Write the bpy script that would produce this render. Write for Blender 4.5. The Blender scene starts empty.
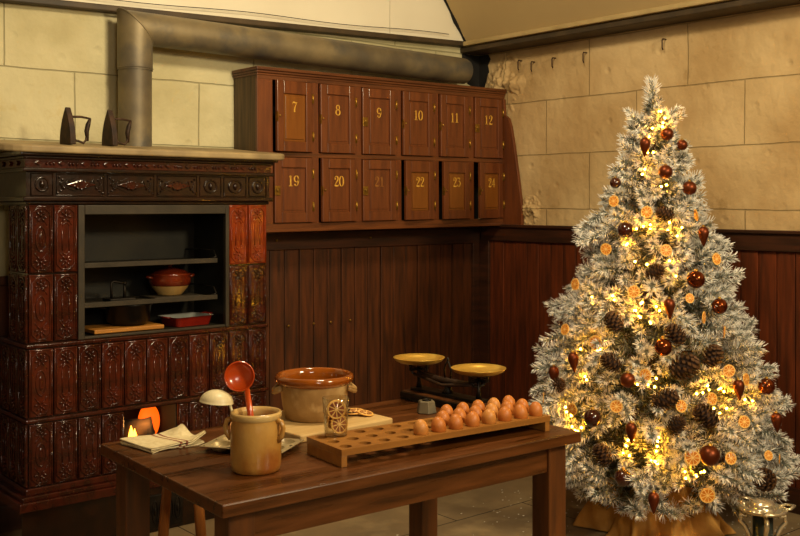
import bpy, bmesh, math, random
import numpy as np
from mathutils import Matrix, Vector, Euler
random.seed(7)
rng = np.random.default_rng(7)
PI = math.pi
S = bpy.context.scene
COL = S.collection
R_ = math.radians

# ------------------------------------------------------------ materials
def lin(h):
    r = [int(h[i:i+2], 16)/255 for i in (0, 2, 4)]
    return tuple((c/12.92 if c <= .04045 else ((c+.055)/1.055)**2.4) for c in r) + (1,)

def mat(name, a, b=None, scale=8, stretch=(1, 1, 1), rough=.5, metal=0, bump=.0, bscale=None, detail=6,
        contrast=(.35, .65), spec=.5, coat=0, trans=0, ior=1.45, emit=None, estr=0, rough2=None, c3=None, c3scale=2.5, c3range=(.55, .7), sub=0):
    m = bpy.data.materials.new(name); m.use_nodes = True
    N = m.node_tree.nodes; L = m.node_tree.links
    p = N['Principled BSDF']
    p.inputs['Base Color'].default_value = lin(a)
    p.inputs['Roughness'].default_value = rough
    p.inputs['Metallic'].default_value = metal
    p.inputs['IOR'].default_value = ior
    p.inputs['Specular IOR Level'].default_value = spec
    p.inputs['Coat Weight'].default_value = coat
    p.inputs['Coat Roughness'].default_value = .08
    p.inputs['Transmission Weight'].default_value = trans
    if sub:
        p.inputs['Subsurface Weight'].default_value = sub
        p.inputs['Subsurface Scale'].default_value = .01
    if emit:
        p.inputs['Emission Color'].default_value = lin(emit)
        p.inputs['Emission Strength'].default_value = estr
    tc = N.new('ShaderNodeTexCoord'); mp = N.new('ShaderNodeMapping')
    mp.inputs['Scale'].default_value = stretch
    L.new(tc.outputs['Object'], mp.inputs['Vector'])
    nz = N.new('ShaderNodeTexNoise'); nz.inputs['Scale'].default_value = scale
    nz.inputs['Detail'].default_value = detail
    L.new(mp.outputs[0], nz.inputs['Vector'])
    col = None
    if b:
        cr = N.new('ShaderNodeValToRGB')
        cr.color_ramp.elements[0].position = contrast[0]; cr.color_ramp.elements[1].position = contrast[1]
        cr.color_ramp.elements[0].color = lin(a); cr.color_ramp.elements[1].color = lin(b)
        L.new(nz.outputs['Fac'], cr.inputs['Fac']); col = cr.outputs['Color']
    if c3:
        n3 = N.new('ShaderNodeTexNoise'); n3.inputs['Scale'].default_value = c3scale; n3.inputs['Detail'].default_value = 5
        L.new(tc.outputs['Object'], n3.inputs['Vector'])
        r3 = N.new('ShaderNodeValToRGB')
        r3.color_ramp.elements[0].position = c3range[0]; r3.color_ramp.elements[1].position = c3range[1]
        r3.color_ramp.elements[0].color = (0, 0, 0, 1); r3.color_ramp.elements[1].color = (1, 1, 1, 1)
        L.new(n3.outputs['Fac'], r3.inputs['Fac'])
        mx = N.new('ShaderNodeMix'); mx.data_type = 'RGBA'
        L.new(r3.outputs['Color'], mx.inputs['Factor'])
        if col: L.new(col, mx.inputs['A'])
        else: mx.inputs['A'].default_value = lin(a)
        mx.inputs['B'].default_value = lin(c3); col = mx.outputs['Result']
    if col: L.new(col, p.inputs['Base Color'])
    if rough2 is not None:
        mr = N.new('ShaderNodeMapRange'); mr.inputs['To Min'].default_value = rough; mr.inputs['To Max'].default_value = rough2
        mr.inputs['From Min'].default_value = .35; mr.inputs['From Max'].default_value = .65
        L.new(nz.outputs['Fac'], mr.inputs['Value']); L.new(mr.outputs[0], p.inputs['Roughness'])
    if bump:
        bp = N.new('ShaderNodeBump'); bp.inputs['Strength'].default_value = bump; bp.inputs['Distance'].default_value = .01
        if bscale:
            n2 = N.new('ShaderNodeTexNoise'); n2.inputs['Scale'].default_value = bscale; n2.inputs['Detail'].default_value = 5
            L.new(mp.outputs[0], n2.inputs['Vector']); L.new(n2.outputs['Fac'], bp.inputs['Height'])
        else: L.new(nz.outputs['Fac'], bp.inputs['Height'])
        L.new(bp.outputs[0], p.inputs['Normal'])
    return m

def stone_mat(name, a, b, dark, axis, zoff, uoff, bw=.67, bh=.333, stain='8a6a35'):
    """big whitewashed ashlar blocks: joints from a brick pattern, dents from noise"""
    m = bpy.data.materials.new(name); m.use_nodes = True
    N = m.node_tree.nodes; L = m.node_tree.links; p = N['Principled BSDF']; p.inputs['Roughness'].default_value = .8
    p.inputs['Specular IOR Level'].default_value = .3
    tc = N.new('ShaderNodeTexCoord'); sp = N.new('ShaderNodeSeparateXYZ'); cb = N.new('ShaderNodeCombineXYZ')
    L.new(tc.outputs['Object'], sp.inputs[0])
    L.new(sp.outputs[axis], cb.inputs[0]); L.new(sp.outputs[2], cb.inputs[1])
    ad = N.new('ShaderNodeVectorMath'); ad.operation = 'ADD'; ad.inputs[1].default_value = (uoff, zoff, 0)
    L.new(cb.outputs[0], ad.inputs[0])
    wob = N.new('ShaderNodeTexNoise'); wob.inputs['Scale'].default_value = 3; wob.inputs['Detail'].default_value = 4
    L.new(tc.outputs['Object'], wob.inputs['Vector'])
    ws = N.new('ShaderNodeVectorMath'); ws.operation = 'SCALE'; ws.inputs['Scale'].default_value = .018
    L.new(wob.outputs['Color'], ws.inputs[0])
    a2 = N.new('ShaderNodeVectorMath'); a2.operation = 'ADD'; L.new(ad.outputs[0], a2.inputs[0]); L.new(ws.outputs[0], a2.inputs[1])
    br = N.new('ShaderNodeTexBrick'); br.inputs['Scale'].default_value = 1
    br.inputs['Brick Width'].default_value = bw; br.inputs['Row Height'].default_value = bh
    br.inputs['Mortar Size'].default_value = .004; br.inputs['Mortar Smooth'].default_value = .6
    br.offset = .5
    br.inputs['Color1'].default_value = (0, 0, 0, 1); br.inputs['Color2'].default_value = (.35, .35, .35, 1); br.inputs['Mortar'].default_value = (1, 1, 1, 1)
    L.new(a2.outputs[0], br.inputs['Vector'])
    nz = N.new('ShaderNodeTexNoise'); nz.inputs['Scale'].default_value = 2.2; nz.inputs['Detail'].default_value = 8
    L.new(tc.outputs['Object'], nz.inputs['Vector'])
    cr = N.new('ShaderNodeValToRGB'); e = cr.color_ramp.elements
    e[0].position = .38; e[0].color = lin(b); e[1].position = .62; e[1].color = lin(a)
    L.new(nz.outputs['Fac'], cr.inputs['Fac'])
    tint = N.new('ShaderNodeMix'); tint.data_type = 'RGBA'; tint.blend_type = 'MULTIPLY'; tint.inputs['B'].default_value = (.82, .84, .8, 1)
    L.new(br.outputs['Color'], tint.inputs['Factor']); L.new(cr.outputs['Color'], tint.inputs['A'])
    mx = N.new('ShaderNodeMix'); mx.data_type = 'RGBA'; mx.inputs['B'].default_value = lin(dark)
    ml = N.new('ShaderNodeMath'); ml.operation = 'MULTIPLY'; ml.inputs[1].default_value = .42
    L.new(br.outputs['Fac'], ml.inputs[0]); L.new(ml.outputs[0], mx.inputs['Factor']); L.new(tint.outputs['Result'], mx.inputs['A'])
    st = N.new('ShaderNodeTexNoise'); st.inputs['Scale'].default_value = 5; st.inputs['Detail'].default_value = 9; st.inputs['Roughness'].default_value = .7
    L.new(tc.outputs['Object'], st.inputs['Vector'])
    sr = N.new('ShaderNodeMapRange'); sr.inputs['From Min'].default_value = .6; sr.inputs['From Max'].default_value = .72; sr.inputs['To Max'].default_value = .5
    L.new(st.outputs['Fac'], sr.inputs['Value'])
    m2 = N.new('ShaderNodeMix'); m2.data_type = 'RGBA'; m2.inputs['B'].default_value = lin(stain)
    L.new(sr.outputs[0], m2.inputs['Factor']); L.new(mx.outputs['Result'], m2.inputs['A'])
    L.new(m2.outputs['Result'], p.inputs['Base Color'])
    inv = N.new('ShaderNodeMath'); inv.operation = 'MULTIPLY_ADD'; inv.inputs[1].default_value = -1.0
    L.new(br.outputs['Fac'], inv.inputs[0])
    n3 = N.new('ShaderNodeTexNoise'); n3.inputs['Scale'].default_value = 14; n3.inputs['Detail'].default_value = 8
    L.new(tc.outputs['Object'], n3.inputs['Vector'])
    vo = N.new('ShaderNodeTexVoronoi'); vo.inputs['Scale'].default_value = 7
    L.new(tc.outputs['Object'], vo.inputs['Vector'])
    vr = N.new('ShaderNodeMapRange'); vr.inputs['From Min'].default_value = .0; vr.inputs['From Max'].default_value = .16; vr.inputs['To Min'].default_value = -.6; vr.inputs['To Max'].default_value = 0
    L.new(vo.outputs['Distance'], vr.inputs['Value'])
    s2 = N.new('ShaderNodeMath'); s2.operation = 'ADD'; L.new(n3.outputs['Fac'], s2.inputs[0]); L.new(vr.outputs[0], s2.inputs[1])
    L.new(s2.outputs[0], inv.inputs[2])
    bp = N.new('ShaderNodeBump'); bp.inputs['Strength'].default_value = .8; bp.inputs['Distance'].default_value = .012
    L.new(inv.outputs[0], bp.inputs['Height']); L.new(bp.outputs[0], p.inputs['Normal'])
    return m

M = {}
V = (14, 14, 1.2)   # grain that runs up
M['stone_b'] = stone_mat('whitewashed_stone', 'c6bd98', 'ada37c', '857a58', 0, -.146, .1, stain='b9a368')
M['stone_r'] = stone_mat('tan_washed_stone', 'd0b485', 'b8996a', '8c774c', 1, -.146, .565)
M['panelling'] = mat('dark_panelling_wood', '2f1a0d', '5c3015', 3, V, .42, bump=.08, contrast=(.3, .75))
M['panelling_r'] = mat('red_panelling_wood', '3d1d0e', '6e3216', 3, V, .4, bump=.08, contrast=(.3, .75))
M['rail'] = mat('dark_rail_wood', '2b180e', '442414', 3, (1.2, 1.2, 14), .4, bump=.06)
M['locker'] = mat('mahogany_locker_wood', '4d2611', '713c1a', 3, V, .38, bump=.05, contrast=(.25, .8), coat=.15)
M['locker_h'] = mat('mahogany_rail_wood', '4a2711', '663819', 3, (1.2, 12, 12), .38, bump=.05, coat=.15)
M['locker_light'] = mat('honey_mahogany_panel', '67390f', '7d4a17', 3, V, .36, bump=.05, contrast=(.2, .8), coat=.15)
M['locker_side'] = mat('weathered_side_wood', '3a2c1a', '594428', 3, V, .6, bump=.05)
M['golddim'] = mat('dull_gold_paint', '96652a', '7a4a20', 40, rough=.5)  # duller gold, used for one numeral
M['gold'] = mat('gold_numeral_paint', 'd0a040', 'b48430', 60, rough=.45)
M['brass'] = mat('aged_brass', 'b08a3c', '7d602a', 30, rough=.35, metal=.9)
M['brasspan'] = mat('polished_brass', 'e2bc5a', 'cfa548', 10, rough=.3, metal=.8, rough2=.45)
M['iron'] = mat('black_cast_iron', '15120f', '2a231c', 25, rough=.45, metal=.6, bump=.1)
M['rust'] = mat('rusty_iron', '241812', '47301e', 18, rough=.6, metal=.4, bump=.25)
M['zinc'] = mat('dull_stovepipe_metal', '5e5545', '857759', 4, (1, 1, 1), .5, metal=.35, bump=.15, bscale=20, c3='57534b', c3scale=5, c3range=(.5, .66))
M['soot_shade'] = mat('soot_shade_black', '0b0907', '171310', 10, rough=.9)  # soot and dark joints, also shade painted into hollows
M['darkmetal'] = mat('dark_grey_sheet_metal', '1b1914', '262319', 8, rough=.5, metal=.3, bump=.1)
M['framemetal'] = mat('painted_frame_metal', '2e281e', '3a3226', 10, rough=.55, metal=.3, bump=.15)
M['glaze1'] = mat('maroon_tile_glaze', '43170b', '261007', 22, rough=.16, coat=.3, spec=.4, bump=.12, bscale=30, contrast=(.3, .7))
M['glaze2'] = mat('oxblood_tile_glaze', '521d0c', '31140a', 22, rough=.18, coat=.3, spec=.4, bump=.12, bscale=30, contrast=(.3, .7))
M['glaze3'] = mat('bright_orange_red_glaze', '82300d', '64230a', 22, rough=.14, coat=.3, spec=.4, bump=.1, bscale=30)
M['glazedark'] = mat('black_brown_glaze', '261309', '170d07', 18, rough=.2, coat=.3, spec=.4, bump=.12, bscale=26)
M['slab'] = mat('worn_cream_slab', 'a08b62', '7f6d4e', 6, rough=.6, bump=.15, c3='7a6746', c3scale=5)
M['table'] = mat('oiled_oak_brown', '2e1707', '683910', 3.2, (1, 11, 11), .24, bump=.07, contrast=(.25, .8), rough2=.45, coat=.1)
M['table_v'] = mat('oiled_oak_upright', '3a200d', '683a14', 3.2, (11, 11, 1), .4, bump=.07, contrast=(.25, .8))
M['tray'] = mat('egg_rack_wood', '7e5020', 'a06d2e', 3, (1, 12, 12), .4, bump=.06, contrast=(.25, .8))
M['board'] = mat('scrubbed_pale_board', 'c9a970', 'b18f58', 4, (1, 10, 10), .55, bump=.06, contrast=(.3, .8))
M['board2'] = mat('honey_pine_board', 'b67b31', '94601f', 4, (1, 10, 10), .5, bump=.05)
M['stool'] = mat('turned_beech', '9b5f2a', '7c4719', 4, (10, 10, 1), .4, bump=.04)
M['crock'] = mat('ochre_salt_glaze_stoneware', 'b98f4a', 'a06a28', 7, rough=.3, coat=.3, bump=.12, bscale=45, c3='8a4c1c', c3scale=9, c3range=(.5, .68))
M['crocklight'] = mat('buff_salt_glaze', 'c6a86c', 'ae8a4e', 6, rough=.3, coat=.3, bump=.07, bscale=40)
M['pot'] = mat('buff_stoneware_clay', 'a68350', '8b683a', 11, rough=.5, bump=.16, bscale=40, c3='b99a68', c3scale=14, c3range=(.52, .66))
M['potglaze'] = mat('amber_brown_glaze', '8e4a10', '70360a', 9, rough=.1, coat=.7)
M['egg'] = mat('brown_eggshell', 'b97030', 'a96024', 12, rough=.45, bump=.03, bscale=120)
M['egg2'] = mat('pale_brown_eggshell', 'c48644', 'b57636', 12, rough=.45, bump=.03, bscale=120)
M['orange_enamel'] = mat('orange_red_enamel', 'b84410', 'a83a0c', 8, rough=.25, coat=.5)
M['cream'] = mat('cream_enamel', 'd9cba2', 'cbbb90', 12, rough=.4, bump=.03)
M['towel'] = mat('cream_linen', 'dccda4', 'cdbb8e', 60, rough=.9, bump=.15, bscale=260)
M['stripe'] = mat('brown_red_woven_stripe', '7d4230', '8f5038', 60, rough=.9, bump=.15, bscale=260)
M['tin'] = mat('tarnished_tinplate', 'cbb990', 'a8966e', 14, rough=.3, metal=.45, rough2=.45)
M['silver'] = mat('silver_plate', 'e6dcc4', 'cfc1a0', 14, rough=.22, metal=.8)
M['potblack'] = mat('black_pot_iron', '12100e', '1e1a17', 20, rough=.35, metal=.5)
M['redglaze'] = mat('brown_red_casserole_glaze', '6a240c', '4f1908', 12, rough=.15, coat=.6)
M['redenamel'] = mat('red_enamel', '7e1c0e', '6b150a', 10, rough=.25, coat=.4)
M['whiteenamel'] = mat('grey_white_enamel', 'a9aba4', '94968e', 10, rough=.3)
M['ball'] = mat('copper_brown_bauble', '7a3a16', '5f2a0f', 8, rough=.14, metal=.85)
M['ballmatt'] = mat('matt_copper_bauble', '6e3418', '5a2810', 8, rough=.38, metal=.75)
M['balldark'] = mat('dark_brown_glass_bauble', '3a140a', '2b0e07', 8, rough=.12, coat=.6)
M['rind'] = mat('dried_orange_rind', 'f0bd62', 'e2a648', 30, rough=.6)
M['pith'] = mat('dried_orange_pith', 'f6d488', 'eec06a', 40, rough=.6)
M['flesh'] = mat('dried_orange_flesh', 'e4860c', 'c96e08', 50, rough=.4, bump=.2, bscale=90, sub=.1)
M['flesh2'] = mat('dark_dried_orange_flesh', '9a4a10', '6e2f0a', 50, rough=.45, bump=.2, bscale=90)
M['cone'] = mat('pinecone_brown', '3f2515', '22130a', 20, rough=.7)
M['conetip'] = mat('pinecone_tip_tan', '6b4928', '54381e', 20, rough=.7)
M['bark'] = mat('artificial_trunk_brown', '3d2a1a', '59402a', 20, rough=.8)
M['frost'] = mat('flocked_white_needles', 'f2efe8', 'dedcd4', 30, rough=.85)
M['frost2'] = mat('half_flocked_needles', '94998f', '737a70', 30, rough=.8)
M['needle'] = mat('green_pine_needles', '3f4d38', '283424', 30, rough=.7)
M['needletan'] = mat('brown_pine_needles', '7c6338', '5d4a2c', 30, rough=.7)
M['burlap'] = mat('jute_burlap', 'c8964c', 'a8742f', 9, rough=.95, bump=.35, bscale=220)
M['wire'] = mat('brown_green_wire', '1d1a10', rough=.6)
M['bulb'] = mat('warm_led_bulb', 'ffcf70', rough=.3, emit='ffae24', estr=230)
M['cable'] = mat('black_rubber_cable', '0c0b0a', rough=.5)
M['spotbody'] = mat('dark_green_grey_metal', '222a26', '2c3530', 10, rough=.35, metal=.3)
M['flame'] = mat('flame', 'ffb040', rough=.5, emit='ffa030', estr=9)
M['ember'] = mat('glowing_ember', '5a1a04', '2a0c02', 8, rough=.8, emit='ff5a08', estr=1.6)
M['log'] = mat('charred_log', '3a2c20', '5d4a36', 9, rough=.9, bump=.3)
M['snow'] = mat('snow_flakes', 'd8d4c8', rough=.9)
M['plaster'] = mat('cream_plasterboard', 'dcd5c0', 'd2cab4', 1.2, rough=.85, bump=.03)
M['plaster_r'] = mat('tan_plasterboard', 'b8a070', 'b0976a', 1.2, rough=.85, bump=.03)
M['trimdark'] = mat('dark_stained_trim', '2f2517', '4a3a24', 6, (1, 1, 1), .6, bump=.1)
M['trimtan'] = mat('tan_painted_trim', 'b09a6c', '9c8759', 6, rough=.7)

def floor_mat():
    m = mat('worn_stone_floor', '8d7756', '67563e', 1.6, rough=.5, bump=.12, bscale=14, c3='94805e', c3scale=5, c3range=(.5, .75), rough2=.8, contrast=(.35, .7))
    return m
M['floor'] = floor_mat()
g = bpy.data.materials.new('clear_glass'); g.use_nodes = True
GN = g.node_tree.nodes; GL = g.node_tree.links
trn = GN.new('ShaderNodeBsdfTransparent'); glo = GN.new('ShaderNodeBsdfGlossy'); glo.inputs['Roughness'].default_value = .03
lwt = GN.new('ShaderNodeLayerWeight'); lwt.inputs['Blend'].default_value = .5; frs = GN.new('ShaderNodeMapRange'); frs.inputs['From Min'].default_value = .2; frs.inputs['To Min'].default_value = .03; frs.inputs['To Max'].default_value = .55; GL.new(lwt.outputs['Facing'], frs.inputs['Value']); gmx = GN.new('ShaderNodeMixShader')
trn.inputs[0].default_value = (.93, .92, .88, 1)
GL.new(frs.outputs[0], gmx.inputs[0]); GL.new(trn.outputs[0], gmx.inputs[1]); GL.new(glo.outputs[0], gmx.inputs[2]); GL.new(gmx.outputs[0], GN['Material Output'].inputs['Surface'])
gp = g.node_tree.nodes['Principled BSDF']; gp.inputs['Transmission Weight'].default_value = 1; gp.inputs['Roughness'].default_value = .02; gp.inputs['IOR'].default_value = 1.45
gp.inputs['Base Color'].default_value = (.97, .95, .9, 1)
M['glass'] = g

# ------------------------------------------------------------ mesh builder
class MB:
    def __init__(s): s.v = []; s.f = []; s.sm = []; s.mi = []
    def add(s, vs, fs, smooth=False, mi=0, T=None):
        o = len(s.v)
        for p in vs:
            p = Vector(p)
            s.v.append(tuple(T @ p) if T else tuple(p))
        for f in fs: s.f.append(tuple(i+o for i in f)); s.sm.append(smooth); s.mi.append(mi)
        return s
    def box(s, x0, x1, y0, y1, z0, z1, mi=0, T=None):
        return s.add([(x0,y0,z0),(x1,y0,z0),(x1,y1,z0),(x0,y1,z0),(x0,y0,z1),(x1,y0,z1),(x1,y1,z1),(x0,y1,z1)],
              [(0,3,2,1),(4,5,6,7),(0,1,5,4),(1,2,6,5),(2,3,7,6),(3,0,4,7)], False, mi, T)
    def lathe(s, prof, n=32, mi=0, T=None, smooth=True, closed=False):
        vs = []; fs = []; k = len(prof)
        for i in range(n):
            a = 2*PI*i/n; ca, sa = math.cos(a), math.sin(a)
            for r, z in prof: vs.append((r*ca, r*sa, z))
        for i in range(n):
            j = (i+1) % n
            for q in range(k if closed else k-1):
                w = (q+1) % k
                fs.append((i*k+q, j*k+q, j*k+w, i*k+w))
        return s.add(vs, fs, smooth, mi, T)
    def tube(s, pts, r, n=8, mi=0, T=None, closed=False, caps=True):
        pts = [Vector(p) for p in pts]; m = len(pts)
        rs = r if isinstance(r, (list, tuple)) else [r]*m
        vs = []; fs = []; up = None
        for i, p in enumerate(pts):
            if closed: d = pts[(i+1) % m]-pts[i-1]
            else: d = pts[min(i+1, m-1)]-pts[max(i-1, 0)]
            d.normalize()
            if up is None: up = Vector((0, 0, 1)) if abs(d.z) < .9 else Vector((1, 0, 0))
            x = d.cross(up).normalized(); up = x.cross(d).normalized()
            for k in range(n):
                a = 2*PI*k/n; vs.append(p+(x*math.cos(a)+up*math.sin(a))*rs[i])
        for i in range(m if closed else m-1):
            j = (i+1) % m
            for k in range(n):
                l = (k+1) % n
                fs.append((i*n+k, i*n+l, j*n+l, j*n+k))
        if caps and not closed: fs.append(tuple(range(n-1, -1, -1))); fs.append(tuple((m-1)*n+k for k in range(n)))
        return s.add(vs, fs, True, mi, T)
    def ell(s, c, r, nu=10, nv=6, mi=0, T=None):
        vs = [(c[0], c[1], c[2]-r[2])]; fs = []
        for j in range(1, nv):
            t = -PI/2+PI*j/nv
            for i in range(nu):
                a = 2*PI*i/nu; vs.append((c[0]+r[0]*math.cos(t)*math.cos(a), c[1]+r[1]*math.cos(t)*math.sin(a), c[2]+r[2]*math.sin(t)))
        vs.append((c[0], c[1], c[2]+r[2])); e = len(vs)-1
        for i in range(nu):
            k = (i+1) % nu
            fs.append((0, 1+k, 1+i)); fs.append((e, e-nu+i, e-nu+k))
            for j in range(nv-2): b = 1+j*nu; fs.append((b+i, b+k, b+nu+k, b+nu+i))
        return s.add(vs, fs, True, mi, T)
    def prism(s, poly, t0, t1, axis='z', mi=0, T=None, smooth=False):
        n = len(poly)
        f = {'z': lambda a, b, t: (a, b, t), 'y': lambda a, b, t: (a, t, b), 'x': lambda a, b, t: (t, a, b)}[axis]
        vs = [f(a, b, t0) for a, b in poly]+[f(a, b, t1) for a, b in poly]
        fs = [tuple(range(n-1, -1, -1)), tuple(range(n, 2*n))]+[(i, (i+1) % n, n+(i+1) % n, n+i) for i in range(n)]
        return s.add(vs, fs, smooth, mi, T)
    def build(s, name, ms, parent=None, loc=(0, 0, 0), rot=(0, 0, 0), bevel=0, seg=2, recalc=True, autosm=False):
        me = bpy.data.meshes.new(name); me.from_pydata(s.v, [], s.f)
        if not isinstance(ms, (list, tuple)): ms = [ms]
        for m_ in ms: me.materials.append(M[m_] if isinstance(m_, str) else m_)
        me.polygons.foreach_set('use_smooth', s.sm); me.polygons.foreach_set('material_index', s.mi)
        if recalc:
            b = bmesh.new(); b.from_mesh(me); bmesh.ops.recalc_face_normals(b, faces=b.faces); b.to_mesh(me); b.free()
        me.update()
        o = bpy.data.objects.new(name, me); COL.objects.link(o); o.location = loc; o.rotation_euler = rot
        if parent: o.parent = parent
        if bevel:
            bm_ = o.modifiers.new('bevel', 'BEVEL'); bm_.width = bevel; bm_.segments = seg; bm_.limit_method = 'ANGLE'; bm_.angle_limit = R_(40)
        return o

def tag(o, label=None, cat=None, group=None, kind=None):
    if label: o['label'] = label
    if cat: o['category'] = cat
    if group: o['group'] = group
    if kind: o['kind'] = kind
    return o
def thing(name, label, cat, loc=(0, 0, 0), rot=(0, 0, 0), group=None):
    o = bpy.data.objects.new(name, None); COL.objects.link(o); o.location = loc; o.rotation_euler = rot; o.empty_display_size = .05
    return tag(o, label, cat, group)
def copy_tree(o, parent=None):
    c = o.copy(); COL.objects.link(c); c.parent = parent
    for ch in list(o.children): copy_tree(ch, c)
    return c
def struct(name, mb, m, **k): return tag(mb.build(name, m, **k), kind='structure')
def arc(cx, cy, r, a0, a1, n): return [(cx+r*math.cos(R_(a0+(a1-a0)*i/n)), cy+r*math.sin(R_(a0+(a1-a0)*i/n))) for i in range(n+1)]
def TR(loc=(0, 0, 0), rot=(0, 0, 0), sc=(1, 1, 1)): return Matrix.LocRotScale(Vector(loc), Euler(rot), Vector(sc))
def hole_plate(mb, nx, ny, px, py, rh, z0, z1, margin=0.0, n=16, mi=0):
    """a board with nx*ny round holes cut right through it"""
    for i in range(nx):
        for j in range(ny):
            cx, cy = (i+.5)*px, (j+.5)*py
            vs = []; fs = []
            for z in (z0, z1):
                for k in range(n):
                    a = 2*PI*k/n; c, s_ = math.cos(a), math.sin(a); q = max(abs(c), abs(s_))
                    vs.append((cx+c/q*px/2, cy+s_/q*py/2, z))
                for k in range(n):
                    a = 2*PI*k/n; vs.append((cx+rh*math.cos(a), cy+rh*math.sin(a), z))
            for k in range(n):
                l = (k+1) % n
                fs += [(k, n+k, n+l, l), (2*n+k, 2*n+l, 3*n+l, 3*n+k), (n+k, 3*n+k, 3*n+l, n+l)]
            mb.add(vs, fs, False, mi)
    W, D = nx*px, ny*py; m = margin
    if m:
        mb.box(-m, 0, -m, D+m, z0, z1, mi); mb.box(W, W+m, -m, D+m, z0, z1, mi)
        mb.box(0, W, -m, 0, z0, z1, mi); mb.box(0, W, D, D+m, z0, z1, mi)
    else:
        mb.add([(0,0,z0),(W,0,z0),(W,D,z0),(0,D,z0),(0,0,z1),(W,0,z1),(W,D,z1),(0,D,z1)], [(0,1,5,4),(1,2,6,5),(2,3,7,6),(3,0,4,7)], False, mi)
    return mb
# ------------------------------------------------------------ camera
cam = bpy.data.cameras.new('camera'); co = bpy.data.objects.new('camera', cam); COL.objects.link(co)
co.location = (0, 0, 1.5); co.rotation_euler = (R_(90), 0, R_(-40.04))
cam.lens = 45; cam.sensor_width = 36; cam.shift_y = -.08; cam.clip_start = .05
S.camera = co

# ------------------------------------------------------------ the room
WX, WY = 4.63, 4.70
struct('floor', MB().box(-3, 4.9, -3, 4.9, -.12, 0), 'floor')
fj = MB()
for y in (1.2, 2.35, 3.45): fj.box(-3, WX, y, y+.004, 0, .0008)
for i, x in enumerate((.6, 1.7, 2.75, 3.7)):
    for k, (a, b) in enumerate(((-3, 1.2), (1.2, 2.35), (2.35, 3.45), (3.45, 4.6))):
        xx = x+(.5 if k % 2 else 0)
        if xx < WX-.1: fj.box(xx, xx+.004, a, b, 0, .0008)
struct('trim_8', fj, 'soot_shade')
struct('wall_back', MB().box(-3, 4.85, WY, WY+.15, 0, 3.5), 'stone_b')
struct('wall_right', MB().box(WX, WX+.15, -3, WY, 0, 2.62), 'stone_r')
struct('wall_left', MB().box(-3.15, -3, -3, 4.85, 0, 3.5), 'plaster')
struct('wall_front', MB().box(-3, 4.85, -3.15, -3, 0, 3.5), 'plaster')
# upper boarding of the back gable, two sheets with an open seam
tz = lambda x: 2.455+(x-1.68)*.0304
g = MB()
for a, b in ((-3, 3.838), (3.842, 4.47)):
    g.prism([(a, tz(a)), (b, tz(b)), (b, 3.5), (a, 3.5)], WY-.035, WY-.002, 'y')
struct('wall_back_upper', g, 'plaster')
# steep lining of the roof over the right wall, then the flat ceiling
sl = MB()
sl.prism([(4.47, 2.53), (3.80, 3.46), (3.80, 3.52), (4.51, 2.56)], -3, WY, 'y')
sl.box(-3, 3.80, -3, 4.7, 3.46, 3.52)
struct('ceiling', sl, 'plaster_r')
t = MB()
t.prism([(-1, tz(-1)-.026), (4.47, tz(4.47)-.026), (4.47, tz(4.47)+.006), (-1, tz(-1)+.006)], WY-.055, WY-.001, 'y')
struct('trim_1', t, 'trimdark', bevel=.006)
struct('trim_2', MB().box(4.455, WX+.01, -3, WY, 2.475, 2.51), 'trimdark', bevel=.006)
struct('trim_3', MB().box(4.43, 4.47, -3, WY-.05, 2.512, 2.54), 'trimtan', bevel=.006)
hip = [(4.46-.62*i/14+.012*math.sin(i*2.1), WY-.06, 2.545+.93*1.0*i/14) for i in range(15)]
hip = [(4.475-.665*i/14+.008*math.sin(i*2.3), WY-.045, 2.53+.925*i/14) for i in range(15)]
struct('trim_4', MB().tube(hip, .013, 6), 'soot_shade')
tag(MB().tube([(x, WY-.062, tz(x)+.035+.006*math.sin(x*5)) for x in np.linspace(-.5, 4.3, 40)], .0022, 5).build('electric_cable', 'cable'),
    'thin dark cable strung above the dark trim on the cream upper wall', 'cable')
# wainscoting
def wains(name, a0, a1, face, z1, back, m):
    mb = MB(); bw = .098; x = a0; k = 0
    while x < a1-.002:
        e = min(x+bw-.006, a1); d = .002*((k*7) % 3)
        if back: mb.box(x, e, face+d, WY, .10, z1-.1)
        else: mb.box(face+d, WX, x, e, .10, z1-.1)
        x += bw; k += 1
    if back: mb.box(a0, a1, face+.012, WY, .05, z1-.08)
    else: mb.box(face+.012, WX, a0, a1, .05, z1-.08)
    return struct(name, mb, m, bevel=.002)
wains('trim_5', 2.60, 4.60, WY-.03, 1.355, True, 'panelling')
wains('trim_6', -2.9, 4.60, WX-.03, 1.365, False, 'panelling_r')
r = MB()
r.box(2.6, 4.60, WY-.045, WY, 1.245, 1.345); r.box(2.6, 4.60, WY-.06, WY, 1.345, 1.362)
r.box(4.53, 4.60, WY-.045, WY, .1, 1.25)
r.box(WX-.045, WX, -2.9, WY-.06, 1.265, 1.355); r.box(WX-.06, WX, -2.9, WY-.06, 1.352, 1.37)
r.box(WX-.045, WX, WY-.13, WY-.045, .1, 1.27)
struct('trim_7', r, 'rail', bevel=.004)
struct('trim_9', MB().box(-2.9, 1.62, WY-.03, WY, .05, 1.165).box(-2.9, 1.62, WY-.05, WY, 1.13, 1.17), 'panelling', bevel=.003)
struct('baseboard_back', MB().box(-2.9, WX, WY-.05, WY, 0, .12), 'rail', bevel=.004)
struct('baseboard_right', MB().box(WX-.05, WX, -2.9, WY-.05, 0, .12), 'rail', bevel=.004)
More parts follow.
